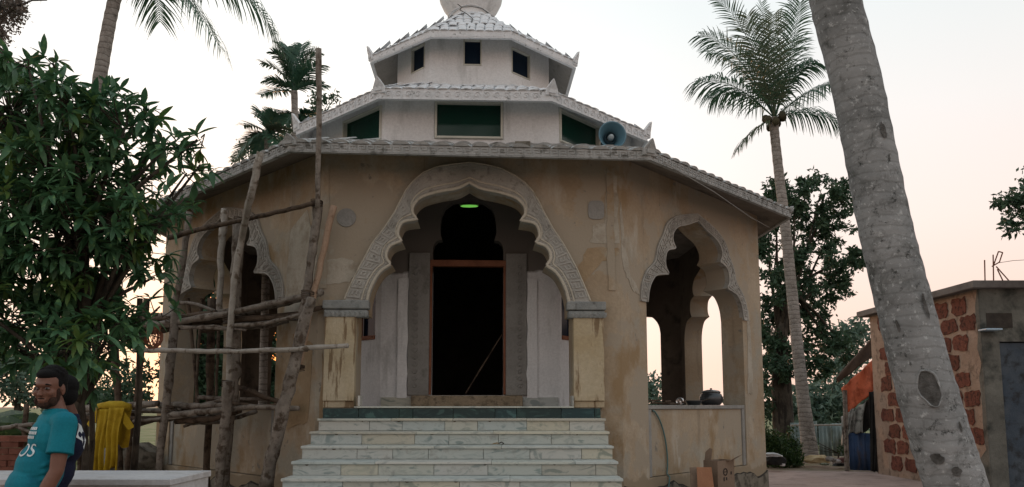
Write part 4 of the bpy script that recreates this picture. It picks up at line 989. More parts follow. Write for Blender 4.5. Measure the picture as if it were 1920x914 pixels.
# --- palms
def frond_mesh(P0, P1, P2, ll, seed, n=46, droop=.6, w=.016, spread=1.0, nm='frond'):
    """rachis as a quadratic curve P0-P1-P2 with two rows of hanging leaflets"""
    rg = random.Random(seed); m = MB(); P0, P1, P2 = Vector(P0), Vector(P1), Vector(P2)
    f = lambda t: P0.lerp(P1, t).lerp(P1.lerp(P2, t), t)
    pts = [f(k / 12) for k in range(13)]; Lf = (P2 - P0).length
    m.tube(pts, [max(.004, .022 * (1 - k / 12.5)) for k in range(13)], 5)
    nr = len(m.f)
    for k in range(n):
        t = .12 + .88 * k / (n - 1); p = f(t); tn = (f(min(1, t + .01)) - f(t - .01)).normalized()
        sd_ = tn.cross(Vector((0, 0, 1)));
        if sd_.length < .1: sd_ = tn.cross(Vector((0, 1, 0)))
        sd_.normalize(); up = sd_.cross(tn)
        l_ = ll * (math.sin(math.pi * (.16 + .72 * t)) ** .7) * rg.uniform(.85, 1.1)
        for s_ in (-1, 1):
            if rg.random() < .03: continue
            fw = .45 + .55 * t
            d = (sd_ * s_ * spread * rg.uniform(.8, 1.1) + tn * fw + up * rg.uniform(.0, .35)).normalized()
            q = [p]; dd = d.copy()
            for j in range(4): q.append(q[-1] + dd * l_ / 4); dd = (dd + Vector((0, 0, -droop * rg.uniform(.25, .5)))).normalized()
            wd = tn * w; 
            ww = [.5, 1.0, .9, .6, .08]
            vs = []
            for j in range(5): vs += [q[j] - wd * ww[j], q[j] + wd * ww[j]]
            m.add(vs, [(2 * j, 2 * j + 1, 2 * j + 3, 2 * j + 2) for j in range(4)])
    return m
def palm(name, label, base, trunk, crown, Y, fronds, bark, ll, seed, group, w=.016, droop=.6, nuts=True, trunkn=14):
    t = thing(name, label, 'palm', base, group=group); o = Vector(base)
    # ringed trunk
    pts = smooth_profile_3([Vector(p) for p, r in trunk], 10); rad = []
    nT = len(trunk) - 1
    for k in range(len(pts)):
        u = k / (len(pts) - 1) * nT; a = min(int(u), nT - 1); r_ = trunk[a][1] + (trunk[a + 1][1] - trunk[a][1]) * (u - a)
        rad.append(r_ * (1 + (.035 if k % 2 else -.02)))
    MB().tube([p - o for p in pts], rad, trunkn, jit=.02).build('trunk', bark, t, smooth=True)
    rg = random.Random(seed)
    for k, fq in enumerate(fronds):
        tip, ctl = fq[0], fq[1]; dY = fq[2] if len(fq) > 2 else rg.uniform(-1, 1) * 1.1
        P2 = at(tip[0], tip[1], Y + dY) - o; P1 = at(ctl[0], ctl[1], Y + dY * .5) - o; P0 = Vector(crown) - o
        fm = frond_mesh(P0, P1, P2, ll * (fq[3] if len(fq) > 3 else 1), seed + k, droop=droop * (fq[4] if len(fq) > 4 else 1), w=w)
        fo = fm.build('frond', M_palmdry if k % 5 == 4 else M_palmleaf, t)
    if nuts:
        for k in range(7):
            a = k * .9; c = Vector(crown) - o + Vector((.24 * math.cos(a), .24 * math.sin(a), .02 - .10 * (k % 3)))
            m = MB(); m.lathe([(.001, -.12), (.07, -.10), (.105, -.03), (.10, .04), (.06, .10), (.001, .12)], 10); me = m.mesh('coconut')
            place(me, 'coconut', simple_nut, t, M=Matrix.Translation(c), smooth=True)
    return t
def smooth_profile_3(P, sub):
    out = []; n = len(P)
    for i in range(n - 1):
        p0, p1, p2, p3 = P[max(i - 1, 0)], P[i], P[i + 1], P[min(i + 2, n - 1)]
        for k in range(sub):
            t = k / sub; out.append(.5 * ((2 * p1) + (p2 - p0) * t + (2 * p0 - 5 * p1 + 4 * p2 - p3) * t * t + (-p0 + 3 * p1 - 3 * p2 + p3) * t ** 3))
    out.append(P[-1]); return out
simple_nut = rough('coconut_husk', (.05, .05, .03), (.08, .07, .04), 6)
Yr = 20.3; cw = at(1452, 222, Yr)
tr_ = [(at(1519, 850, Yr), .22), (at(1505, 740, Yr), .165), (at(1490, 600, Yr), .15), (at(1474, 440, Yr), .142), (at(1461, 330, Yr), .132), (at(1452, 245, Yr), .125), (cw, .14)]
fr = [((1350, 2), (1418, 66), -.8, .75, .5), ((1428, 6), (1440, 100), .3, .6, .3), ((1488, -30), (1462, 90), .6, .8, .4), ((1500, 6), (1488, 90), -.9, .8, .6), ((1402, 30), (1425, 110), -1.4, .8, .6),
      ((1315, 66), (1385, 78), -.3), ((1330, 100), (1395, 110), 1.2), ((1309, 152), (1372, 138), -.6, 1.15, 1.5), ((1335, 185), (1378, 150), .9, 1.1, 1.6), ((1384, 280), (1408, 240), -.2, .7, 1.5),
      ((1526, 118), (1488, 122), -.8, .9, 1.5), ((1558, 158), (1508, 168), .5, 1, 1.7), ((1572, 232), (1520, 196), -.2, 1, 1.8), ((1500, 70), (1480, 130), .9, .8), ((1450, 30), (1450, 120), -1.2, .7, .5), ((1362, 70), (1415, 115), 1.5)]
palm('coconut_palm', 'slim coconut palm with full crown rising behind the right end of the shrine', (at(1522, 865, Yr).x, Yr, 0), [(Vector((at(1522, 865, Yr).x, Yr, 0)), .27)] + tr_, cw, Yr, fr, M_palmbark2, .95, 20, 'coconut palms', w=.020, droop=.85)
Yl = 14.0; cw = at(238, -70, Yl)
bx_ = at(150, 500, Yl)
tr_ = [(Vector((bx_.x - .25, Yl, 0)), .19), (bx_, .15), (at(165, 300, Yl), .135), (at(190, 130, Yl), .125), (at(210, 20, Yl), .12), (at(230, -50, Yl), .118), (cw, .14)]
fr = [((412, 88), (330, -60), -.5, 1.1, 1.6), ((515, 62), (430, -90), .6, 1.1, 1.7), ((300, 40), (290, -80), 1.4, 1), ((90, -40), (160, -140), -.6), ((20, -120), (120, -160), .5), ((350, -260), (280, -180), .4), ((180, -280), (210, -160), -.5), ((420, -150), (330, -170), .8), ((250, -300), (240, -180), 1.2), ((100, -220), (170, -160), .9), ((380, -20), (320, -110), 2.0, 1, 1.5)]
palm('coconut_palm', 'tall coconut palm behind the mango tree with only its lowest fronds in view', (bx_.x - .25, Yl, 0), tr_, cw, Yl, fr, M_palmbark2, 1.0, 60, 'coconut palms', w=.022, droop=.9)
# near leaning trunk at right
tpx = [(1808, 1010, 56), (1792, 914, 55), (1765, 830, 55), (1725, 690, 54), (1692, 560, 53), (1660, 430, 52), (1634, 300, 50), (1604, 150, 50), (1570, 20, 50), (1545, -80, 48), (1500, -250, 46)]
Yn = 4.6; tr_ = [(Vector((3.0, Yn, 0)), .24), (Vector((2.93, Yn, .15)), .205)] + [(at(x, y, Yn), r * Yn / FPX * .99 * (1 + max(0, (450 - y)) * .00022)) for x, y, r in tpx[0:]] + [(Vector((1.55, Yn, 6.6)), .155), (Vector((1.2, Yn, 8.6)), .15)]
cw = Vector((1.2, Yn, 8.6)); fr = []
PN = thing('coconut_palm', 'thick grey leaning palm trunk in the right foreground with ringed bark', 'palm', (3.0, Yn, 0), group='coconut palms'); o = Vector((3.0, Yn, 0))
pts = smooth_profile_3([Vector(p) for p, r in tr_], 9); rad = []; nT = len(tr_) - 1; rg = random.Random(9)
for k in range(len(pts)):
    u = k / (len(pts) - 1) * nT; a = min(int(u), nT - 1); r_ = tr_[a][1] + (tr_[a + 1][1] - tr_[a][1]) * (u - a); rad.append(r_ * (.99 - .14 * min(1, max(0, (pts[k].z - .6) / 3.6))) * (1 + (.012 if k % 3 == 0 else -.005) + rg.uniform(-.008, .008)))
MB().tube([p - o for p in pts], rad, 28, jit=.012).build('trunk', M_palmbark, PN, smooth=True)
# knot hole and scars that follow the bark
tkm = [c_ for c_ in PN.children if c_.name.startswith('trunk')][0].data
tbv = BVHTree.FromPolygons([v.co for v in tkm.vertices], [p.vertices[:] for p in tkm.polygons])
M_scar = rough('dark_bark_scar', (.07, .068, .062), (.18, .178, .17), 14, bump=1, bscale=60)
def on_trunk(x, z, k=.010):
    h_, nn_, _, _ = tbv.ray_cast(Vector((x, -1.5, z)), Vector((0, 1, 0)))
    return h_ + Vector((0, -k, 0)) if h_ is not None else None
for n_, (x, y, sx, sy) in enumerate(((1741, 728, 17, 34), (1733, 575, 4, 24), (1655, 245, 6, 16), (1570, 140, 8, 5), (1762, 862, 9, 10), (1790, 884, 8, 9), (1742, 850, 6, 5), (1690, 610, 2, 12), (1796, 800, 3, 10))):
    c = at(x, y, Yn - .15) - o; s_ = Yn / FPX; rim = []
    for q in range(16):
        a = q * math.pi / 8; f_ = rg.uniform(.90, 1.06) if n_ == 0 else rg.uniform(.8, 1.1); p_ = on_trunk(c.x + math.cos(a) * sx * s_ * f_ + .2 * math.sin(a) * sy * s_ * -1, c.z + math.sin(a) * sy * s_ * f_)
        rim.append(p_)
    cc = on_trunk(c.x, c.z)
    if cc is None or any(p_ is None for p_ in rim): continue
    m = MB(); m.add([cc] + rim, [(0, q + 1, (q + 1) % 16 + 1) for q in range(16)]); sc_ = m.build('bark_scar', M_scar, PN, smooth=True)
    if n_ == 0:
        m = MB(); m.tube([p_ + Vector((0, -.002, 0)) for p_ in rim + [rim[0]]], [rg.uniform(.004, .008) for _ in range(17)], 6, cap=False); m.build('scar_rim', M_palmbark, sc_, smooth=True)
for k in range(16):
    a = k * 2.4; L = 2.2; d = Vector((math.cos(a), math.sin(a), 0)); el = (.9, .5, .1)[k % 3]
    P0 = cw - o; P1 = P0 + d * L * .5 + Vector((0, 0, L * el * .6)); P2 = P0 + d * L + Vector((0, 0, L * (el - .7)))
    frond_mesh(P0, P1, P2, .6, 90 + k, n=40, w=.018).build('frond', M_palmleaf, PN)
# areca-like palms behind the left of the roof
def areca(label, cpx, Y, tips_, base_px, seed, r0=.07):
    cw = at(*cpx, Y); b = at(*base_px, Y); base = (b.x, Y, 0)
    fr = [(tp, ((tp[0] * .45 + cpx[0] * .55), min(tp[1], cpx[1]) * .8 + cpx[1] * .2 - 6), None) for tp in tips_]
    rg = random.Random(seed); fr = [(a, c, rg.uniform(-.5, .5), .9, .8) for a, c, _ in fr]
    palm('areca_palm', label, base, [(Vector(base), r0 * 1.3), (at((cpx[0] + base_px[0]) / 2, 400, Y), r0), (cw, r0)], cw, Y, fr, M_palmbark2, .42, seed, 'feathery palms behind the left eaves', w=.017, droop=.55, nuts=False)
areca('feathery palm with upright fan of fronds behind the tall bamboo pole', (552, 172), 15.5, [(492, 118), (512, 98), (540, 88), (566, 84), (584, 98), (602, 122), (500, 150), (606, 158), (490, 178), (528, 88), (596, 100)], (556, 600), 130)
areca('lower hanging feathery palm just left of the upper roof corner', (560, 215), 16.2, [(500, 250), (520, 275), (592, 262), (600, 215), (545, 285), (572, 290), (530, 240), (480, 215)], (562, 600), 150)
areca('smallest feathery palm rising over the left end of the lower roof', (502, 252), 15.0, [(458, 236), (470, 262), (492, 214), (520, 216), (536, 240), (542, 270), (448, 292), (480, 290), (525, 285), (440, 300)], (500, 600), 170)

# --- trees
def V3(x, y, Y): return at(x, y, Y)
Yt = 22.5
tree('shade_tree', 'large dark green tree with a dark trunk standing right of the shrine', 'tree', (V3(1472, 880, Yt).x, Yt, 0),
     [(1490, 365, 50), (1455, 355, 30), (1540, 355, 40), (1575, 350, 25), (1580, 385, 28), (1440, 400, 36), (1500, 420, 55), (1560, 425, 40), (1455, 470, 55), (1520, 490, 50), (1580, 500, 45), (1610, 488, 22), (1440, 540, 50), (1500, 560, 50),
      (1560, 545, 35), (1450, 610, 50), (1520, 610, 45), (1560, 655, 45), (1600, 670, 20), (1470, 670, 50), (1440, 700, 40), (1530, 690, 30), (1440, 760, 34), (1430, 640, 35)], Yt, M_leafA, M_barkD, 1500, .165,
     [((V3(1472, 880, Yt).x, Yt, 0), .42), (tuple(V3(1470, 820, Yt)), .33), (tuple(V3(1466, 720, Yt)), .29), (tuple(V3(1462, 640, Yt)), .22), (tuple(V3(1480, 540, Yt)), .13)], 31, dens=.80, cr=.14, clump=22)
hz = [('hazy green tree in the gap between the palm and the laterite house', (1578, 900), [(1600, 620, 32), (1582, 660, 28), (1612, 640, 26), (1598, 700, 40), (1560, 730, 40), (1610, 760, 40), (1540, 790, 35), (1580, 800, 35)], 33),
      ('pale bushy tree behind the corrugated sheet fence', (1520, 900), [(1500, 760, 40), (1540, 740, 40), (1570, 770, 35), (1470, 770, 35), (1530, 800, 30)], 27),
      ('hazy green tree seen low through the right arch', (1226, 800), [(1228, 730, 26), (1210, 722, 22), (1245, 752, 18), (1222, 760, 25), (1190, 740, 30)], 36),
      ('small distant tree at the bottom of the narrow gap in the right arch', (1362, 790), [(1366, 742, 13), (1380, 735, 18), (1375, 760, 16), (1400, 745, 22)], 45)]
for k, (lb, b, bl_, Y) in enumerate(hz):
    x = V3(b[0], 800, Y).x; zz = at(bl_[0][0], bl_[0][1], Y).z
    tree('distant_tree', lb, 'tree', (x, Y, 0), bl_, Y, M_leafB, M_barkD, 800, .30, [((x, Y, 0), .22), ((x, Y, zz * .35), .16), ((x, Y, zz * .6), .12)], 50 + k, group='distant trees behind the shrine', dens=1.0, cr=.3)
lf_ = [('dark tree seen through the left arch beside the setting sun', (420, 900), [(400, 640, 40), (440, 600, 45), (380, 590, 40), (430, 690, 45), (390, 720, 40), (455, 740, 40), (350, 650, 40), (480, 600, 22), (486, 700, 22), (500, 730, 24), (520, 700, 22), (530, 610, 20), (497, 566, 20), (512, 690, 10), (470, 560, 30), (430, 520, 36), (380, 520, 36), (460, 660, 30), (400, 470, 40), (350, 560, 36), (325, 700, 30), (440, 760, 30), (360, 740, 36), (500, 590, 18), (498, 690, 18), (510, 740, 20), (515, 650, 16), (480, 740, 26), (505, 550, 24), (520, 580, 18)], 22, 2600, .2, M_leafA),
       ('leafy tree behind the scaffold at the shrine left end', (250, 900), [(240, 740, 40), (215, 720, 30), (260, 700, 25), (200, 745, 32), (235, 680, 14), (250, 760, 25)], 22, 800, .17, M_leafA),
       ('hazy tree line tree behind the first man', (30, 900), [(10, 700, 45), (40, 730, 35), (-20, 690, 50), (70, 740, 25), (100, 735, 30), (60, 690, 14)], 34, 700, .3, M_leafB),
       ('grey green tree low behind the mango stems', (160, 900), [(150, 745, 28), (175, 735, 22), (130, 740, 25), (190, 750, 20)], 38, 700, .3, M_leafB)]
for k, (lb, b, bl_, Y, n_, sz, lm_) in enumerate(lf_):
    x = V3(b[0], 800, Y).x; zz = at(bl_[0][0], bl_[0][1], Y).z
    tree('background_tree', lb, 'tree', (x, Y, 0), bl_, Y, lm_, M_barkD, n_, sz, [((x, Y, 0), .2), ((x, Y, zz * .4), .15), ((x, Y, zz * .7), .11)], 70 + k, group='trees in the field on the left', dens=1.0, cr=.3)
tree('leafy_tree', 'thin leafed tree behind the feathery palms left of the roof', 'tree', (V3(590, 800, 19).x, 19, 0), [(590, 185, 18), (600, 215, 20), (575, 230, 24), (550, 250, 22), (470, 285, 20), (450, 300, 14), (520, 280, 22), (618, 190, 12), (632, 180, 8), (480, 265, 14)], 19, M_leafA, M_barkD, 900, .14,
     [((V3(590, 800, 19).x, 19, 0), .16), (tuple(V3(585, 500, 19)), .12), (tuple(V3(580, 300, 19)), .07)], 91, dens=.8, cr=.3)
tree('fine_leaved_tree', 'fine leaved tree with a dark branch in the top left corner', 'tree', (-9.6, 11.5, 0), [(-20, 20, 50), (15, 18, 28), (28, 2, 22), (-10, 70, 24), (6, 100, 14), (20, 128, 18), (45, 130, 12), (-60, 120, 60), (-90, 20, 70), (-40, -40, 60)], 11.5, M_leafC, M_barkD, 1500, .07,
     [((-9.6, 11.5, 0), .2), ((-9.3, 11.5, 3), .16), (tuple(V3(-90, 200, 11.5)), .11), (tuple(V3(-70, 60, 11.5)), .07)], 93, dens=1.0, cr=.3)
m = MB(); b0 = at(-10, 35, 11.5); m.tube([at(-60, 60, 11.5), at(-10, 38, 11.5), at(35, 12, 11.4), at(60, 1, 11.4), at(88, 1, 11.3)], [.03, .025, .02, .014, .008], 6)
fo_ = [o for o in COL.objects if o.name == 'fine_leaved_tree'][0]; bo = m.build('branch', M_barkD, fo_); bo.matrix_local = Matrix.Translation(-Vector(fo_.location))
tree('leafy_tree', 'leafy branch end reaching in at the right edge above the house', 'tree', (10.6, 12, 0), [(1900, 385, 24), (1882, 375, 16), (1905, 415, 22), (1925, 365, 24), (1890, 435, 8), (1960, 390, 50), (2010, 350, 70), (1990, 440, 50)], 12, M_leafA, M_barkD, 1100, .10,
     [((10.6, 12, 0), .2), ((10.5, 12, 2.5), .15), (tuple(V3(2060, 520, 12)), .11), (tuple(V3(2010, 430, 12)), .07)], 95, dens=.9, cr=.28)
tree('shrub', 'low dark green shrub beside the right wall of the shrine', 'shrub', (V3(1462, 870, 18.8).x, 18.8, 0), [(1440, 822, 20), (1455, 838, 22), (1474, 845, 22), (1446, 855, 24), (1468, 860, 22), (1488, 862, 14), (1438, 840, 22), (1462, 825, 12), (1484, 848, 12), (1497, 868, 8)], 18.8, M_shrub, M_barkD, 5200, .085,
     [((V3(1462, 870, 18.8).x, 18.8, 0), .03), (tuple(V3(1462, 868, 18.8)), .03), (tuple(V3(1462, 862, 18.8)), .02)], 97, cr=.34, clump=22)
tree('shrub', 'grassy green shrub at the foot of the corrugated fence', 'shrub', (V3(1572, 862, 19).x, 19, 0), [(1575, 845, 10), (1582, 838, 8), (1484, 812, 12), (1490, 835, 12), (1500, 850, 8)], 19, M_shrub, M_barkD, 1600, .08,
     [((V3(1572, 862, 19).x, 19, 0), .02), (tuple(V3(1572, 855, 19)), .02), (tuple(V3(1572, 850, 19)), .02)], 98, cr=.3)

# ------------------------------------------------------------------ laterite house at right
HX, HY0, HY1, HZT = 8.2, 13.0, 17.0, 3.55
H = thing('laterite_house', 'flat roofed house of red laterite blocks in wide pale mortar behind the palm', 'house', (HX, HY0, 0))
M_mortar = rough('pinkish_mortar', (.33, .24, .18), (.42, .315, .245), 3, (.22, .16, .12), 7, (.52, .66), bump=.7, bscale=22)
M_lat = rough('red_laterite', (.19, .062, .042), (.28, .095, .062), 6, (.09, .032, .024), 14, (.5, .62), bump=1.2, bscale=35, var=.35, bdist=.03)
M_cem = rough('stained_cement', (.12, .12, .105), (.20, .20, .175), 1.6, (.05, .055, .048), 2.6, (.46, .62), bump=.7, bscale=20)
m = MB(); m.box(0, .2, .002, HY1 - HY0, 0, HZT); m.build('wall', M_mortar, H)
m = MB(); m.box(.002, .30, -.02, 0, 0, HZT); m.box(.30, 1.35, -.02, .18, 2.62, HZT); m.box(1.35, 5, -.02, .18, 0, HZT); m.build('wall', M_cem, H, label='stained grey cement front wall')
pr = [(-.012, .05 + rnd.uniform(-.04, .06) + (.25 if z < 3 else 0), z * .25) for z in range(15)]; m2 = MB(); m2.prism([(-.016, -.02, 0)] + [(-.016, y, min(z, HZT)) for _, y, z in pr] + [(-.016, -.02, HZT)], (.014, 0, 0)); m2.build('cement_corner', M_cem, H)
m = MB(); m.box(5, 5.2, -.02, 4.0, 0, HZT); m.box(.2, 5, 3.8, 4.0, 0, HZT); m.build('wall', M_cem, H)
m = MB(); m.box(-.17, 5.3, -.16, 4.28, HZT, HZT + .13); m.build('roof', rough('grey_roof_slab', (.13, .12, .115), (.2, .19, .18), 3, bump=.6), H, bevel=.01)
m = MB(); m.box(.32, 1.33, .03, .07, 0, 2.60)
m.box(.34, 1.31, .022, .03, 1.2, 1.26); m.box(.80, .84, .022, .03, .05, 2.55)
m.build('door', rough('dull_blue_sheet_door', (.05, .07, .095), (.085, .105, .125), 2.5, (.035, .04, .045), 6, (.5, .65), bump=.3), H)
m = MB(); m.box(.10, .55, -.03, -.022, 2.86, 3.12); m.build('dark_vent_panel', M_crackdark, H)  # flat dark panel; the shade inside the vent is its colour
m = MB(); m.box(-.06, .22, -.26, -.022, 2.80, 2.83); m.build('plate', simple('pale_blue_paint', (.35, .48, .58), .5), H, bevel=.006)
rg = random.Random(21)
for row in range(10):
    z = .30 + row * .335
    for cidx in range(8):
        y = .34 + cidx * .56 + (.26 if row % 2 else 0) + rg.uniform(-.03, .03)
        w_, h_ = rg.uniform(.48, .54), rg.uniform(.28, .33)
        if row == 6 and cidx == 0: continue
        if y + w_ / 2 > 3.9 or z + h_ / 2 > HZT - .02: continue
        if y - w_ / 2 < .08: y = .08 + w_ / 2
        poly = []
        for q in range(18):
            a = q * math.pi / 9 + .2; c_, s_ = math.cos(a), math.sin(a); k_ = 1 / (abs(c_) ** 9 + abs(s_) ** 9) ** .111
            poly.append((-.014, y + c_ * k_ * w_ / 2 * rg.uniform(.78, 1.04), z + s_ * k_ * h_ / 2 * rg.uniform(.74, 1.06)))
        m = MB(); m.prism(poly, (.013, 0, 0)); m.build('stone', M_lat, H)
rb = MB()
for k, (x0, y0, x1, y1) in enumerate(((1847, 530, 1846, 488), (1863, 530, 1862, 478), (1862, 500, 1872, 472), (1872, 472, 1880, 474), (1880, 474, 1874, 492), (1874, 492, 1860, 500), (1868, 500, 1893, 528), (1870, 505, 1882, 530), (1649, 565, 1652, 545))):
    m = MB(); Yq = 13.6 if x0 > 1700 else 16.5; m.tube([at(x0, y0 + 4 * (y0 == 530), Yq) - Vector((HX, HY0, 0)), at(x1, y1, Yq) - Vector((HX, HY0, 0))], .012, 5); m.build('reinforcing_rod', M_rope, H)
m = MB(); m.tube([at(1874, 493, 13.6), at(1900, 489, 13.2), at(1990, 484, 12.5)], .006, 4); tag(m.build('cable', M_crackdark), 'thin cable running off right from the rods on the house roof', 'cable')
# lean-to shelter on the far end of the house
L_ = thing('lean_to', 'ragged lean-to shelter with rusty roof sheet against the laterite house', 'shelter', (7.9, 17.6, 0)); LO = Vector(L_.location)
M_rust = rough('rusty_roof_sheet', (.06, .04, .03), (.10, .065, .045), 4, bump=.4); M_orange = rough('orange_tarpaulin', (.55, .12, .055), (.66, .17, .08), 3, (.4, .09, .04), 5, (.5, .6), r=.6, bump=.5, bscale=8)
M_greyt = rough('grey_tarpaulin', (.20, .21, .19), (.40, .41, .38), 3, (.10, .105, .1), 5, (.48, .6), r=.6, bump=.5, bscale=8); M_black = rough('black_cloth', (.012, .012, .012), (.025, .024, .022), 5)
def cloth(quadpx, Ya, Yb, mat, name, parent, org, wav=.03, n=14, seed=1):
    rg = random.Random(seed); a, b, c, d = [Vector(at(x, y, Y)) for (x, y), Y in zip(quadpx, (Ya, Yb, Yb, Ya))]; vs = []; fs = []
    for j in range(n + 1):
        for i in range(n + 1):
            u, v = i / n, j / n; p = a.lerp(b, u).lerp(d.lerp(c, u), v); p = p + Vector((0, wav * math.sin(u * 14 + v * 3 + seed) + wav * .6 * math.sin(u * 29 - v * 4), wav * .4 * math.sin(u * 11 + seed) * v)); vs.append(p - org)
    for j in range(n):
        for i in range(n): q = j * (n + 1) + i; fs.append((q, q + 1, q + n + 2, q + n + 1))
    m = MB(); m.add(vs, fs); o = m.build(name, mat, parent, smooth=True); s_ = o.modifiers.new('s', 'SOLIDIFY'); s_.thickness = .01; return o
cloth(((1568, 712), (1636, 636), (1636, 668), (1572, 718)), 18.2, 17.2, M_rust, 'roof_sheet', L_, LO, .02)
m = MB(); m.prism([at(1568, 712, 18.4) - LO, at(1636, 636, 17.2) - LO, at(1650, 640, 19.5) - LO, at(1575, 700, 20.5) - LO], (0, 0, .03)); m.build('roof_sheet', M_rust, L_)
cloth(((1578, 728), (1640, 672), (1640, 732), (1583, 782)), 17.9, 17.2, M_orange, 'orange_tarpaulin', L_, LO, .03, seed=3)
cloth(((1582, 786), (1640, 740), (1638, 800), (1586, 830)), 17.95, 17.35, M_black, 'black_cloth', L_, LO, .03, seed=4)
cloth(((1584, 784), (1624, 752), (1618, 812), (1592, 812)), 17.8, 17.4, M_greyt, 'grey_tarpaulin', L_, LO, .05, seed=5)
cloth(((1578, 782), (1600, 766), (1590, 812), (1577, 838)), 17.75, 17.6, M_greyt, 'hanging_rag', L_, LO, .05, seed=8)
cloth(((1630, 735), (1646, 735), (1644, 884), (1634, 884)), 17.1, 17.0, M_black, 'hanging_black_cloth', L_, LO, .04, seed=6)
def corrug(name, mat, parent, org, x0, x1, Y0, Y1, z0, z1, pitch=.09):
    m = MB(); n = int((x1 - x0) / pitch * 6); vs = []; fs = []
    for k in range(n + 1):
        u = k / n; x = x0 + (x1 - x0) * u; y = Y0 + (Y1 - Y0) * u + .02 * math.sin(k * math.pi / 3)
        vs += [(x - org.x, y - org.y, z0 - org.z), (x - org.x, y - org.y, z1 - org.z)]
    for k in range(n): fs.append((2 * k, 2 * k + 2, 2 * k + 3, 2 * k + 1))
    m.add(vs, fs); o = m.build(name, mat, parent, smooth=True); o.modifiers.new('s', 'SOLIDIFY').thickness = .004; return o
M_bsheet = rough('blue_corrugated_sheet', (.035, .075, .17), (.06, .11, .22), 3, (.08, .08, .1), 5, (.52, .66), stretch3=(1, 1, .3), r=.5, bump=.1)
corrug('blue_sheet', M_bsheet, L_, LO, at(1592, 850, 17.7).x, at(1637, 850, 17.7).x, 17.7, 17.4, 0.02, at(1600, 812, 17.7).z, .1)
for k, x in enumerate((1586, 1590)):
    m = MB(); m.tube([at(x, 884, 17.6) - LO, at(x - 2, 800, 17.65) - LO, at(x - 4, 732, 17.7) - LO], .03, 6); m.build('post', M_pole, L_)
# corrugated fence
FO = Vector((8.2, 22.0, 0)); FN = thing('sheet_fence', 'grey blue corrugated sheet fence behind the slim palm', 'fence', FO)
M_gsheet = rough('weathered_blue_grey_sheet', (.22, .30, .30), (.32, .40, .39), 2, (.17, .2, .17), 3, (.5, .64), stretch3=(1, 1, .3), r=.6, bump=.1)
for k in range(4):
    x0 = at(1484, 850, 22.0).x + k * .41; corrug('sheet', M_gsheet, FN, FO, x0, x0 + .395, 22.0 + .03 * (k % 2), 22.04 + .03 * (k % 2), .05, 1.02 + .05 * math.sin(k * 2), .13)
m = MB(); m.tube([at(1482, 798, 21.9) - FO, at(1584, 797, 21.9) - FO], .03, 6); m.build('rail', M_polepale, FN)
# rubbish at the yard's far edge
rg = random.Random(17)
def crumple(name, label, px, py, Y, sx, sy, sz, mat, cat='rubbish', group=None, sub=2, rough_=.28):
    import bmesh
    bm = bmesh.new(); bmesh.ops.create_icosphere(bm, subdivisions=sub, radius=1)
    for v in bm.verts: v.co *= 1 + rg.uniform(-rough_, rough_ * .5)
    for v in bm.verts: v.co = Vector((v.co.x * sx, v.co.y * sy, max(v.co.z, -.6) * sz))
    me = bpy.data.meshes.new(name); bm.to_mesh(me); bm.free(); c = at(px, py, Y)
    return tag(place(me, name, mat, None, M=Matrix.Translation(c)), label, cat, group)
crumple('rubbish_bag', 'knotted black bag lying by the shrub at the shrine corner', 1450, 864, 17.6, .30, .2, .16, M_black, 'bag')
crumple('plastic_scrap', 'pale scrap of plastic lying on top of the black bag', 1450, 854, 17.5, .22, .14, .06, simple('pale_plastic', (.45, .46, .46), .4), 'scrap', None, 2, .4)
crumple('plastic_scrap', 'tiny white scrap on the ground just right of the black bag', 1467, 872, 17.5, .07, .05, .05, simple('white_plastic', (.6, .6, .6), .4), 'scrap')
crumple('sack', 'crumpled yellow sack lying at the foot of the slim palm', 1532, 863, 18.9, .34, .2, .13, rough('yellow_sack', (.45, .32, .16), (.58, .46, .28), 5, bump=.8, bscale=12), 'sack')
rub = [((1557, 862), (.14, .1, .08), (.22, .20, .18), 'grey crumpled scrap nearest the yellow sack'), ((1568, 866), (.12, .1, .06), (.40, .36, .34), 'pale scrap in the middle of the rubbish heap'), ((1580, 864), (.16, .1, .09), (.16, .07, .06), 'dull red scrap on the rubbish heap by the blue sheet'),
       ((1575, 872), (.2, .12, .05), (.03, .03, .03), 'flat black scrap at the front of the rubbish heap'), ((1600, 872), (.22, .12, .05), (.28, .2, .15), 'brown flat scrap below the blue corrugated sheet'), ((1546, 871), (.12, .1, .04), (.12, .13, .08), 'greenish litter between sack and heap'), ((1590, 866), (.09, .07, .07), (.5, .46, .44), 'small whitish scrap beside the lean-to posts')]
for k, ((x, y), (a, b, c), col, lb) in enumerate(rub): crumple('rubbish_scrap', lb, x, y, 18.2 + .05 * k, a, b, c, simple('scrap_%s' % 'abcdefg'[k], col, .7), 'rubbish', 'scraps of rubbish at the yard edge')

# ------------------------------------------------------------------ left foreground
M_lime = rough('limewashed_masonry', (.50, .505, .52), (.60, .60, .60), 1.5, (.38, .36, .35), 3, (.54, .7), bump=.3, bscale=25)
m = MB(); m.box(-5.4, -2.44, 5.42, 6.1, 0, .955); m.box(-5.42, -2.425, 5.40, 6.12, .955, .99)
wl = thing('low_wall', 'low thick whitewashed wall in the bottom left corner behind the men', 'wall', (-3.9, 5.7, 0)); wo_ = Vector((-3.9, 5.7, 0))
m = MB(); m.box(-5.4 - wo_.x, -2.44 - wo_.x, 5.42 - wo_.y, 6.1 - wo_.y, 0, .935); m.build('wall_body', M_lime, wl)
m = MB(); m.box(-5.42 - wo_.x, -2.425 - wo_.x, 5.40 - wo_.y, 6.12 - wo_.y, .937, .985); m.build('coping', M_lime, wl, bevel=.006)
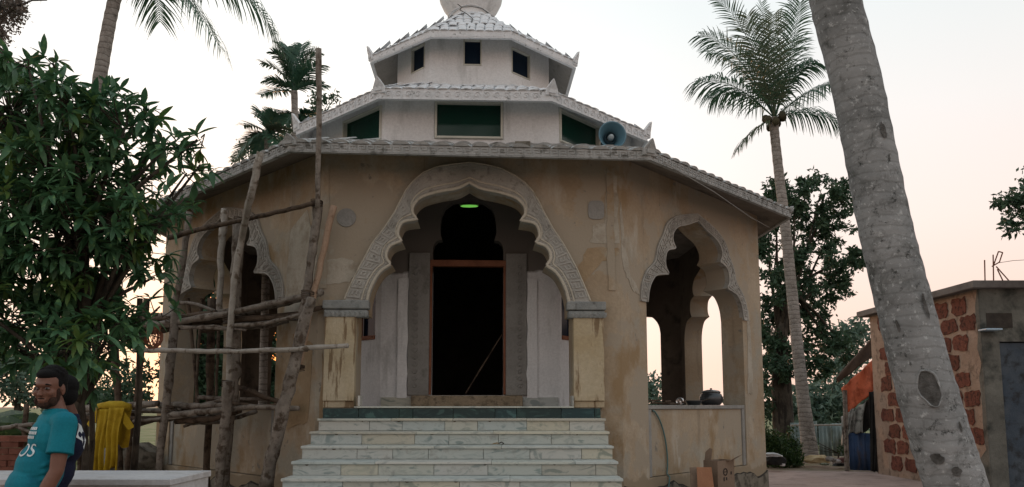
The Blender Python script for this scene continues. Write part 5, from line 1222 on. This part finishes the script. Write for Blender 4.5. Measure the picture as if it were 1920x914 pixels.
# brick stack and rail fence far left
bk = thing('brick_stack', 'low stack of dull red bricks beyond the white wall at far left', 'bricks', (-6.3, 9.4, 0)); M_brick = rough('dull_red_brick', (.22, .085, .06), (.30, .12, .085), 8, bump=.7, var=.4)
bm_ = MB(); bm_.box(-.11, .11, -.05, .05, 0, .07); bme = bm_.mesh('brick'); bme.materials.append(M_brick)
for row in range(15):
    for c in range(6):
        if row > 12 and rg.random() < .35: continue
        place(bme, 'brick', None, bk, M=Matrix.Translation((-.75 + c * .235 + (.11 if row % 2 else 0) + rg.uniform(-.01, .01), rg.uniform(-.015, .015), row * .076)) @ Matrix.Rotation(rg.uniform(-.04, .04), 4, 'Z'))
rf = thing('rail_fence', 'rough pole rail fence at the field edge behind the men', 'fence', (-6.4, 11, 0)); ro_ = Vector((-6.4, 11, 0))
for pts, w_ in ((((-20, 806), (40, 798), (130, 792), (200, 790)), 9), (((-20, 832), (60, 826), (150, 822)), 7), (((30, 800), (60, 812), (110, 806)), 7)): pole([(x, y, 11 + x * .0015) for x, y in pts], w_, M_pole, name='rail', parent=rf, org=ro_)
for px in (44, 150, 182): pole([(px + 6, 758, 11.1), (px, 830, 11.1), (px - 4, 925, 11.1)], 9, M_poledark, name='post', parent=rf, org=ro_)
crumple('scrub_clump', 'green scrubby clump on the ground left of the rail fence', 18, 812, 12.5, .7, .4, .35, M_shrub, 'scrub')
m = MB(); rg = random.Random(41); hp_ = Vector((-5.4, 11.6, 0))
crumple('rubble_heap', 'grey rubble heap under the scaffold by the shrine left corner', 242, 880, 12.4, .55, .5, .5, M_rubble, 'rubble', None, 3, .3)
# grass in the field
rg2 = np.random.default_rng(5); n = 26000
X = rg2.uniform(-14, -4.5, n); Yg = 9.2 + rg2.uniform(0, 1, n) ** 1.5 * 16; hgt_ = rg2.uniform(.04, .16, n); keep = (X < -4.6 - (Yg - 9) * .12) & ~((X > -8) & (Yg < 10)); X, Yg, hgt_ = X[keep], Yg[keep], hgt_[keep]; n = len(X)
a = rg2.uniform(0, 6.28, n); l = rg2.normal(size=(n, 2)) * .04; w_ = .008
V = np.stack([np.stack([X - w_ * np.cos(a), Yg - w_ * np.sin(a), np.zeros(n)], 1), np.stack([X + w_ * np.cos(a), Yg + w_ * np.sin(a), np.zeros(n)], 1), np.stack([X + l[:, 0] + .002, Yg + l[:, 1], hgt_], 1), np.stack([X + l[:, 0] - .002, Yg + l[:, 1], hgt_], 1)], 1).reshape(-1, 3)
go = place(quad_mesh('grass', V), 'grass', leafmat('dry_grass', (.13, .17, .06), (.2, .23, .1), (.27, .24, .13)), None); tag(go, 'rough dry green grass of the field behind the rail fence', 'grass', kind='stuff')

# ------------------------------------------------------------------ people
def skin_mat(name, c):
    m, n, p = newmat(name); a = noise_node(n, 18, 4, coord='P'); col = ramp_node(n, a.outputs[0], ((.35, tuple(x * .88 for x in c)), (.65, tuple(min(1, x * 1.08) for x in c)))).outputs[0]
    n.links.new(col, p.inputs['Base Color']); p.inputs['Roughness'].default_value = .5; p.inputs['Specular IOR Level'].default_value = .35; p.inputs['Subsurface Weight'].default_value = .05; return m
class Blob:
    """ellipsoids and tapered limbs, fused into one skin by voxel remeshing"""
    def __init__(s): s.m = MB()
    def ell(s, c, r, M=None, n=20):
        vs = []; fs = []; k = n // 2
        for i in range(k + 1):
            th = math.pi * i / k
            for j in range(n):
                ph = 2 * math.pi * j / n; v = Vector((r[0] * math.sin(th) * math.cos(ph), r[1] * math.sin(th) * math.sin(ph), r[2] * math.cos(th)))
                if M: v = M @ v
                vs.append(Vector(c) + v)
        for i in range(k):
            for j in range(n): fs.append((i * n + j, (i + 1) * n + j, (i + 1) * n + (j + 1) % n, i * n + (j + 1) % n))
        s.m.add(vs, fs); return s
    def limb(s, pts, rad, n=14):
        for p, r in zip(pts, rad): s.ell(p, (r, r, r), n=12)
        for (a, b), (ra, rb) in zip(zip(pts, pts[1:]), zip(rad, rad[1:])): s.m.tube([a, Vector(a).lerp(Vector(b), .5), b], [ra, (ra + rb) / 2, rb], n)
        return s
    def build(s, name, mat, parent, vox=.008, smooth=4):
        o = s.m.build(name, mat, None)
        r = o.modifiers.new('r', 'REMESH'); r.mode = 'VOXEL'; r.voxel_size = vox; r.use_smooth_shade = True
        k = o.modifiers.new('s', 'SMOOTH'); k.factor = .5; k.iterations = smooth
        bpy.context.view_layer.update()
        me = bpy.data.meshes.new_from_object(o.evaluated_get(bpy.context.evaluated_depsgraph_get())); bpy.data.objects.remove(o); me.name = name
        me.materials.clear(); return place(me, name, mat, parent, smooth=True)
def person(label, loc, yaw, shirtm, skinm, hairm, pantm, head_yaw, head_tilt=0, detail=True, group='two men standing at the left'):
    """forward is +X, left is +Y in the figure's own frame"""
    t = thing('person', label, 'person', loc, yaw, group)
    Vx = Vector; n = 16
    HR = Matrix.Rotation(head_yaw, 4, 'Z') @ Matrix.Rotation(head_tilt, 4, 'Y'); hc = Vx((-.055, 0, 1.605))
    hM = HR.to_3x3()
    def h(x, y, z): return hc + hM @ Vx((x, y, z))
    b = Blob()
    # head
    b.ell(h(-.012, 0, .035), (.097, .076, .088), hM); b.ell(h(.015, 0, -.03), (.072, .064, .085), hM); b.ell(h(.050, 0, -.085), (.032, .032, .026), hM)
    b.ell(h(.075, 0, .030), (.022, .052, .018), hM)                                       # brow
    b.ell(h(.092, 0, -.018), (.017, .013, .024), hM); b.ell(h(.100, 0, -.030), (.015, .018, .011), hM)   # nose
    b.ell(h(.082, 0, -.062), (.014, .026, .008), hM); b.ell(h(.080, 0, -.073), (.014, .023, .008), hM)   # lips
    for s in (-1, 1):
        b.ell(h(.060, s * .040, -.022), (.026, .024, .022), hM); b.ell(h(-.012, s * .078, -.006), (.018, .008, .030), hM); b.ell(h(-.004, s * .079, -.028), (.010, .007, .014), hM)
    b.limb([h(-.03, 0, -.06), Vx((-.10, 0, 1.46))], [.056, .060]); b.ell((-.10, 0, 1.42), (.075, .14, .05))
    # trunk
    b.ell((-.08, 0, 1.30), (.098, .15, .15)); b.ell((-.01, 0, 1.10), (.10, .13, .15)); b.ell((.0, 0, .96), (.10, .145, .11))
    hands = {}
    for s in (-1, 1):
        sh = Vx((-.105, s * .185, 1.40)); el = Vx((-.065, s * .235, 1.12)); wr = Vx((.045, s * .235, .885))
        b.limb([sh, sh.lerp(el, .5), el, el.lerp(wr, .35), wr], [.055, .048, .040, .041, .026])
        d = (wr - el).normalized(); pc = wr + d * .055
        b.ell(pc, (.038, .017, .048), Matrix.Rotation(-.25, 3, 'Y'))
        for q in range(4):
            fb = wr + d * .085 + Vx((.030 - .020 * q, 0, 0)); L = (.066, .075, .070, .055)[q]
            k1 = fb + (d + Vx((.05, -s * .15, 0))).normalized() * L * .5; k2 = k1 + (d + Vx((.0, -s * .55, -.1))).normalized() * L * .5
            b.limb([fb, k1, k2], [.0092, .0085, .0072], 8)
        tb = wr + d * .03 + Vx((.030, -s * .006, 0)); b.limb([tb, tb + (d * .7 + Vx((.5, -s * .2, 0))).normalized() * .035, tb + (d + Vx((.25, -s * .3, 0))).normalized() * .062], [.012, .0105, .0085], 8)
        hp = Vx((.0, s * .085, .90)); kn = Vx((.02, s * .10, .49)); an = Vx((-.02, s * .105, .09))
        b.limb([hp, hp.lerp(kn, .5), kn, kn.lerp(an, .35), an], [.088, .078, .056, .052, .036]); b.limb([an + Vx((-.03, 0, -.045)), an + Vx((.07, 0, -.055)), an + Vx((.155, s * .01, -.068))], [.036, .036, .024])
    body = b.build('body', skinm, t, .0065 if detail else .011, 3)
    # hair
    b = Blob(); b.ell(h(-.030, 0, .058), (.092, .083, .082), hM); b.ell(h(.022, 0, .090), (.066, .062, .036), hM); b.ell(h(-.065, 0, .0), (.058, .068, .075), hM)
    for s in (-1, 1): b.ell(h(.006, s * .066, .036), (.022, .012, .028), hM)
    if detail:
        rg_ = random.Random(4)
        for k in range(150):
            a = rg_.uniform(-2.9, 2.9) ; q_ = rg_.uniform(.1, 1.25); d = Vx((math.cos(a) * math.sin(q_) * .092 - .025, math.sin(a) * math.sin(q_) * .083, .06 + math.cos(q_) * .082)); b.ell(h(*d), (.009, .009, .012), n=8)
    b.build('hair', hairm, t, .006, 1)
    if detail:
        b = Blob(); b.ell(h(.046, 0, -.090), (.042, .038, .030), hM)
        for s in (-1, 1): b.ell(h(.034, s * .044, -.070), (.040, .019, .034), hM); b.ell(h(.014, s * .062, -.030), (.018, .0095, .045), hM)
        b.ell(h(.086, 0, -.053), (.010, .026, .005), hM); b.build('beard', M_beard, t, .005, 2)
        for s in (-1, 1):
            m = MB(); m.tube([h(.084, s * .016, .026), h(.090, s * .034, .033), h(.076, s * .055, .028)], [.004, .0055, .003], 6); m.build('eyebrow', hairm, t)
            e = Blob(); e.ell(h(.079, s * .033, .008), (.013, .0145, .0075), hM, 14); e.m.build('eye', M_eye, t, smooth=True)
            e = Blob(); e.ell(h(.0895, s * .035, .008), (.0045, .0065, .0065), hM, 10); e.m.build('iris', M_iris, t, smooth=True)
    # shirt with short sleeves
    b = Blob(); b.ell((-.095, 0, 1.405), (.088, .168, .062)); b.ell((-.085, 0, 1.29), (.124, .176, .165)); b.ell((-.03, 0, 1.12), (.132, .162, .17)); b.ell((.012, 0, 1.00), (.134, .166, .16)); b.ell((.0, 0, .90), (.125, .165, .075)); b.ell((-.095, 0, 1.462), (.072, .080, .034))
    for s in (-1, 1):
        sh = Vx((-.105, s * .185, 1.40)); el = Vx((-.065, s * .235, 1.12)); d = el - sh
        b.limb([Vx((-.10, s * .13, 1.405)), sh, sh + d * .35], [.066, .070, .068]); b.m.tube([sh + d * .3, sh + d * .55, sh + d * .66], [.068, .072, .075], 18)
    # folds
    for k in range(6):
        z = 1.12 - .04 * k; b.limb([Vx((.06 + .02 * (k % 2), .10, z)), Vx((-.02, .155, z + .03)), Vx((-.10, .13, z + .075))], [.012, .016, .008], 6)
    b.limb([Vx((-.06, .17, 1.36)), Vx((-.04, .215, 1.30)), Vx((-.10, .24, 1.26))], [.012, .018, .010], 6)
    sh_ = b.build('shirt', shirtm, t, .0065 if detail else .011, 2)
    b = Blob(); b.ell((.0, 0, .90), (.112, .155, .09))
    for s in (-1, 1):
        hp = Vx((.0, s * .085, .90)); kn = Vx((.02, s * .10, .49)); an = Vx((-.02, s * .105, .12)); b.limb([hp, hp.lerp(kn, .5), kn, kn.lerp(an, .5), an], [.100, .092, .073, .066, .060])
    b.build('trousers', pantm, t, .01, 3)
    return t, sh_
M_teal = rough('teal_jersey', (.004, .17, .23), (.006, .21, .27), 4, (.003, .12, .18), 5, (.5, .66), r=.8, bump=.25, bscale=90)
M_navy = rough('navy_shirt', (.006, .009, .030), (.010, .014, .042), 4, r=.85, bump=.25, bscale=90)
M_skin = skin_mat('brown_skin', (.17, .078, .052)); M_skin2 = skin_mat('deep_brown_skin', (.12, .055, .038)); M_hair = rough('black_hair', (.003, .003, .003), (.006, .0055, .0055), 30, r=.9, bump=.6, bscale=120); M_beard = rough('dark_beard', (.035, .018, .013), (.06, .03, .02), 60, r=.8, bump=.5, bscale=150)
M_eye = simple('eye_white', (.16, .13, .12), .4); M_iris = simple('dark_iris', (.008, .005, .004), .2); M_pant = rough('dark_trousers', (.012, .014, .03), (.02, .022, .04), 4)
M_print = rough('white_shirt_print', (.62, .68, .70), (.72, .77, .78), 10, r=.7, bump=0)
f1 = math.atan2(-.70, -.71)
P1, shirt1 = person('man in a teal printed jersey facing left with his face turned to the camera', (-2.90, 4.60, 0), f1, M_teal, M_skin, M_hair, M_pant, R(46), R(4))
def project_print(me, shirt, parent, off, al, cz, name='shirt_print'):
    """wrap flat print (x right, y up) on to the shirt; al = how far round from the breastbone towards the left arm it is read"""
    bvh = BVHTree.FromPolygons([v.co for v in shirt.data.vertices], [p.vertices[:] for p in shirt.data.polygons])
    rv = Vector((-math.sin(al), math.cos(al), 0)); fv = Vector((math.cos(al), math.sin(al), 0))
    for v in me.vertices:
        st = rv * (off + v.co.x) + fv * .6 + Vector((0, 0, cz + v.co.y)); h_, nrm_, _, _ = bvh.ray_cast(st, -fv)
        v.co = (h_ + fv * .005) if h_ is not None else st - fv * .5
    return place(me, name, M_print, parent)
def dense(me, cuts=2):
    import bmesh
    bm = bmesh.new(); bm.from_mesh(me); bmesh.ops.triangulate(bm, faces=bm.faces); bmesh.ops.subdivide_edges(bm, edges=bm.edges, cuts=cuts, use_grid_fill=True); bm.to_mesh(me); bm.free(); return me
me = dense(text_mesh('OS', .105, 'shirt_print', None, None, None, 0), 2)
project_print(me, shirt1, P1, -.004, R(44), 1.235)
def bars(rows, w, h_):
    m = MB()
    for (x0, x1, y0, y1) in rows:
        k = 6; vs = []; fs = []
        for i in range(k + 1):
            x = x0 + (x1 - x0) * i / k; vs += [(x, y0, 0), (x, y1, 0)]
        for i in range(k): fs.append((2 * i, 2 * i + 2, 2 * i + 3, 2 * i + 1))
        m.add(vs, fs)
    return m.mesh('print')
rows = []
rg = random.Random(2)
for r_ in range(3):
    x = -.045
    while x < .05: l_ = rg.uniform(.006, .014); rows.append((x, x + l_, .032 - r_ * .026, .05 - r_ * .026)); x += l_ + .004
project_print(bars(rows, 0, 0), shirt1, P1, -.012, R(42), 1.325, 'small_print')
P2, shirt2 = person('man in a navy shirt standing half hidden behind the teal jersey', (-3.085, 5.04, -.03), math.atan2(-.45, -.89), M_navy, M_skin2, M_hair, M_pant, R(-60), 0, False)
bvh = BVHTree.FromPolygons([v.co for v in shirt2.data.vertices], [p.vertices[:] for p in shirt2.data.polygons])
m = MB(); vs = []
for (y, z) in ((.12, 1.42), (.05, 1.40), (.0, 1.30), (.03, 1.24), (.09, 1.30), (.15, 1.33)):
    h_, nr, _, _ = bvh.ray_cast(Vector((-.8, y, z)), Vector((1, 0, 0))); vs.append((h_ + nr * .004) if h_ else Vector((-.2, y, z)))
m.add(vs, [(0, 1, 5), (1, 4, 5), (1, 2, 4), (2, 3, 4)]); m.build('back_print', M_print, P2)
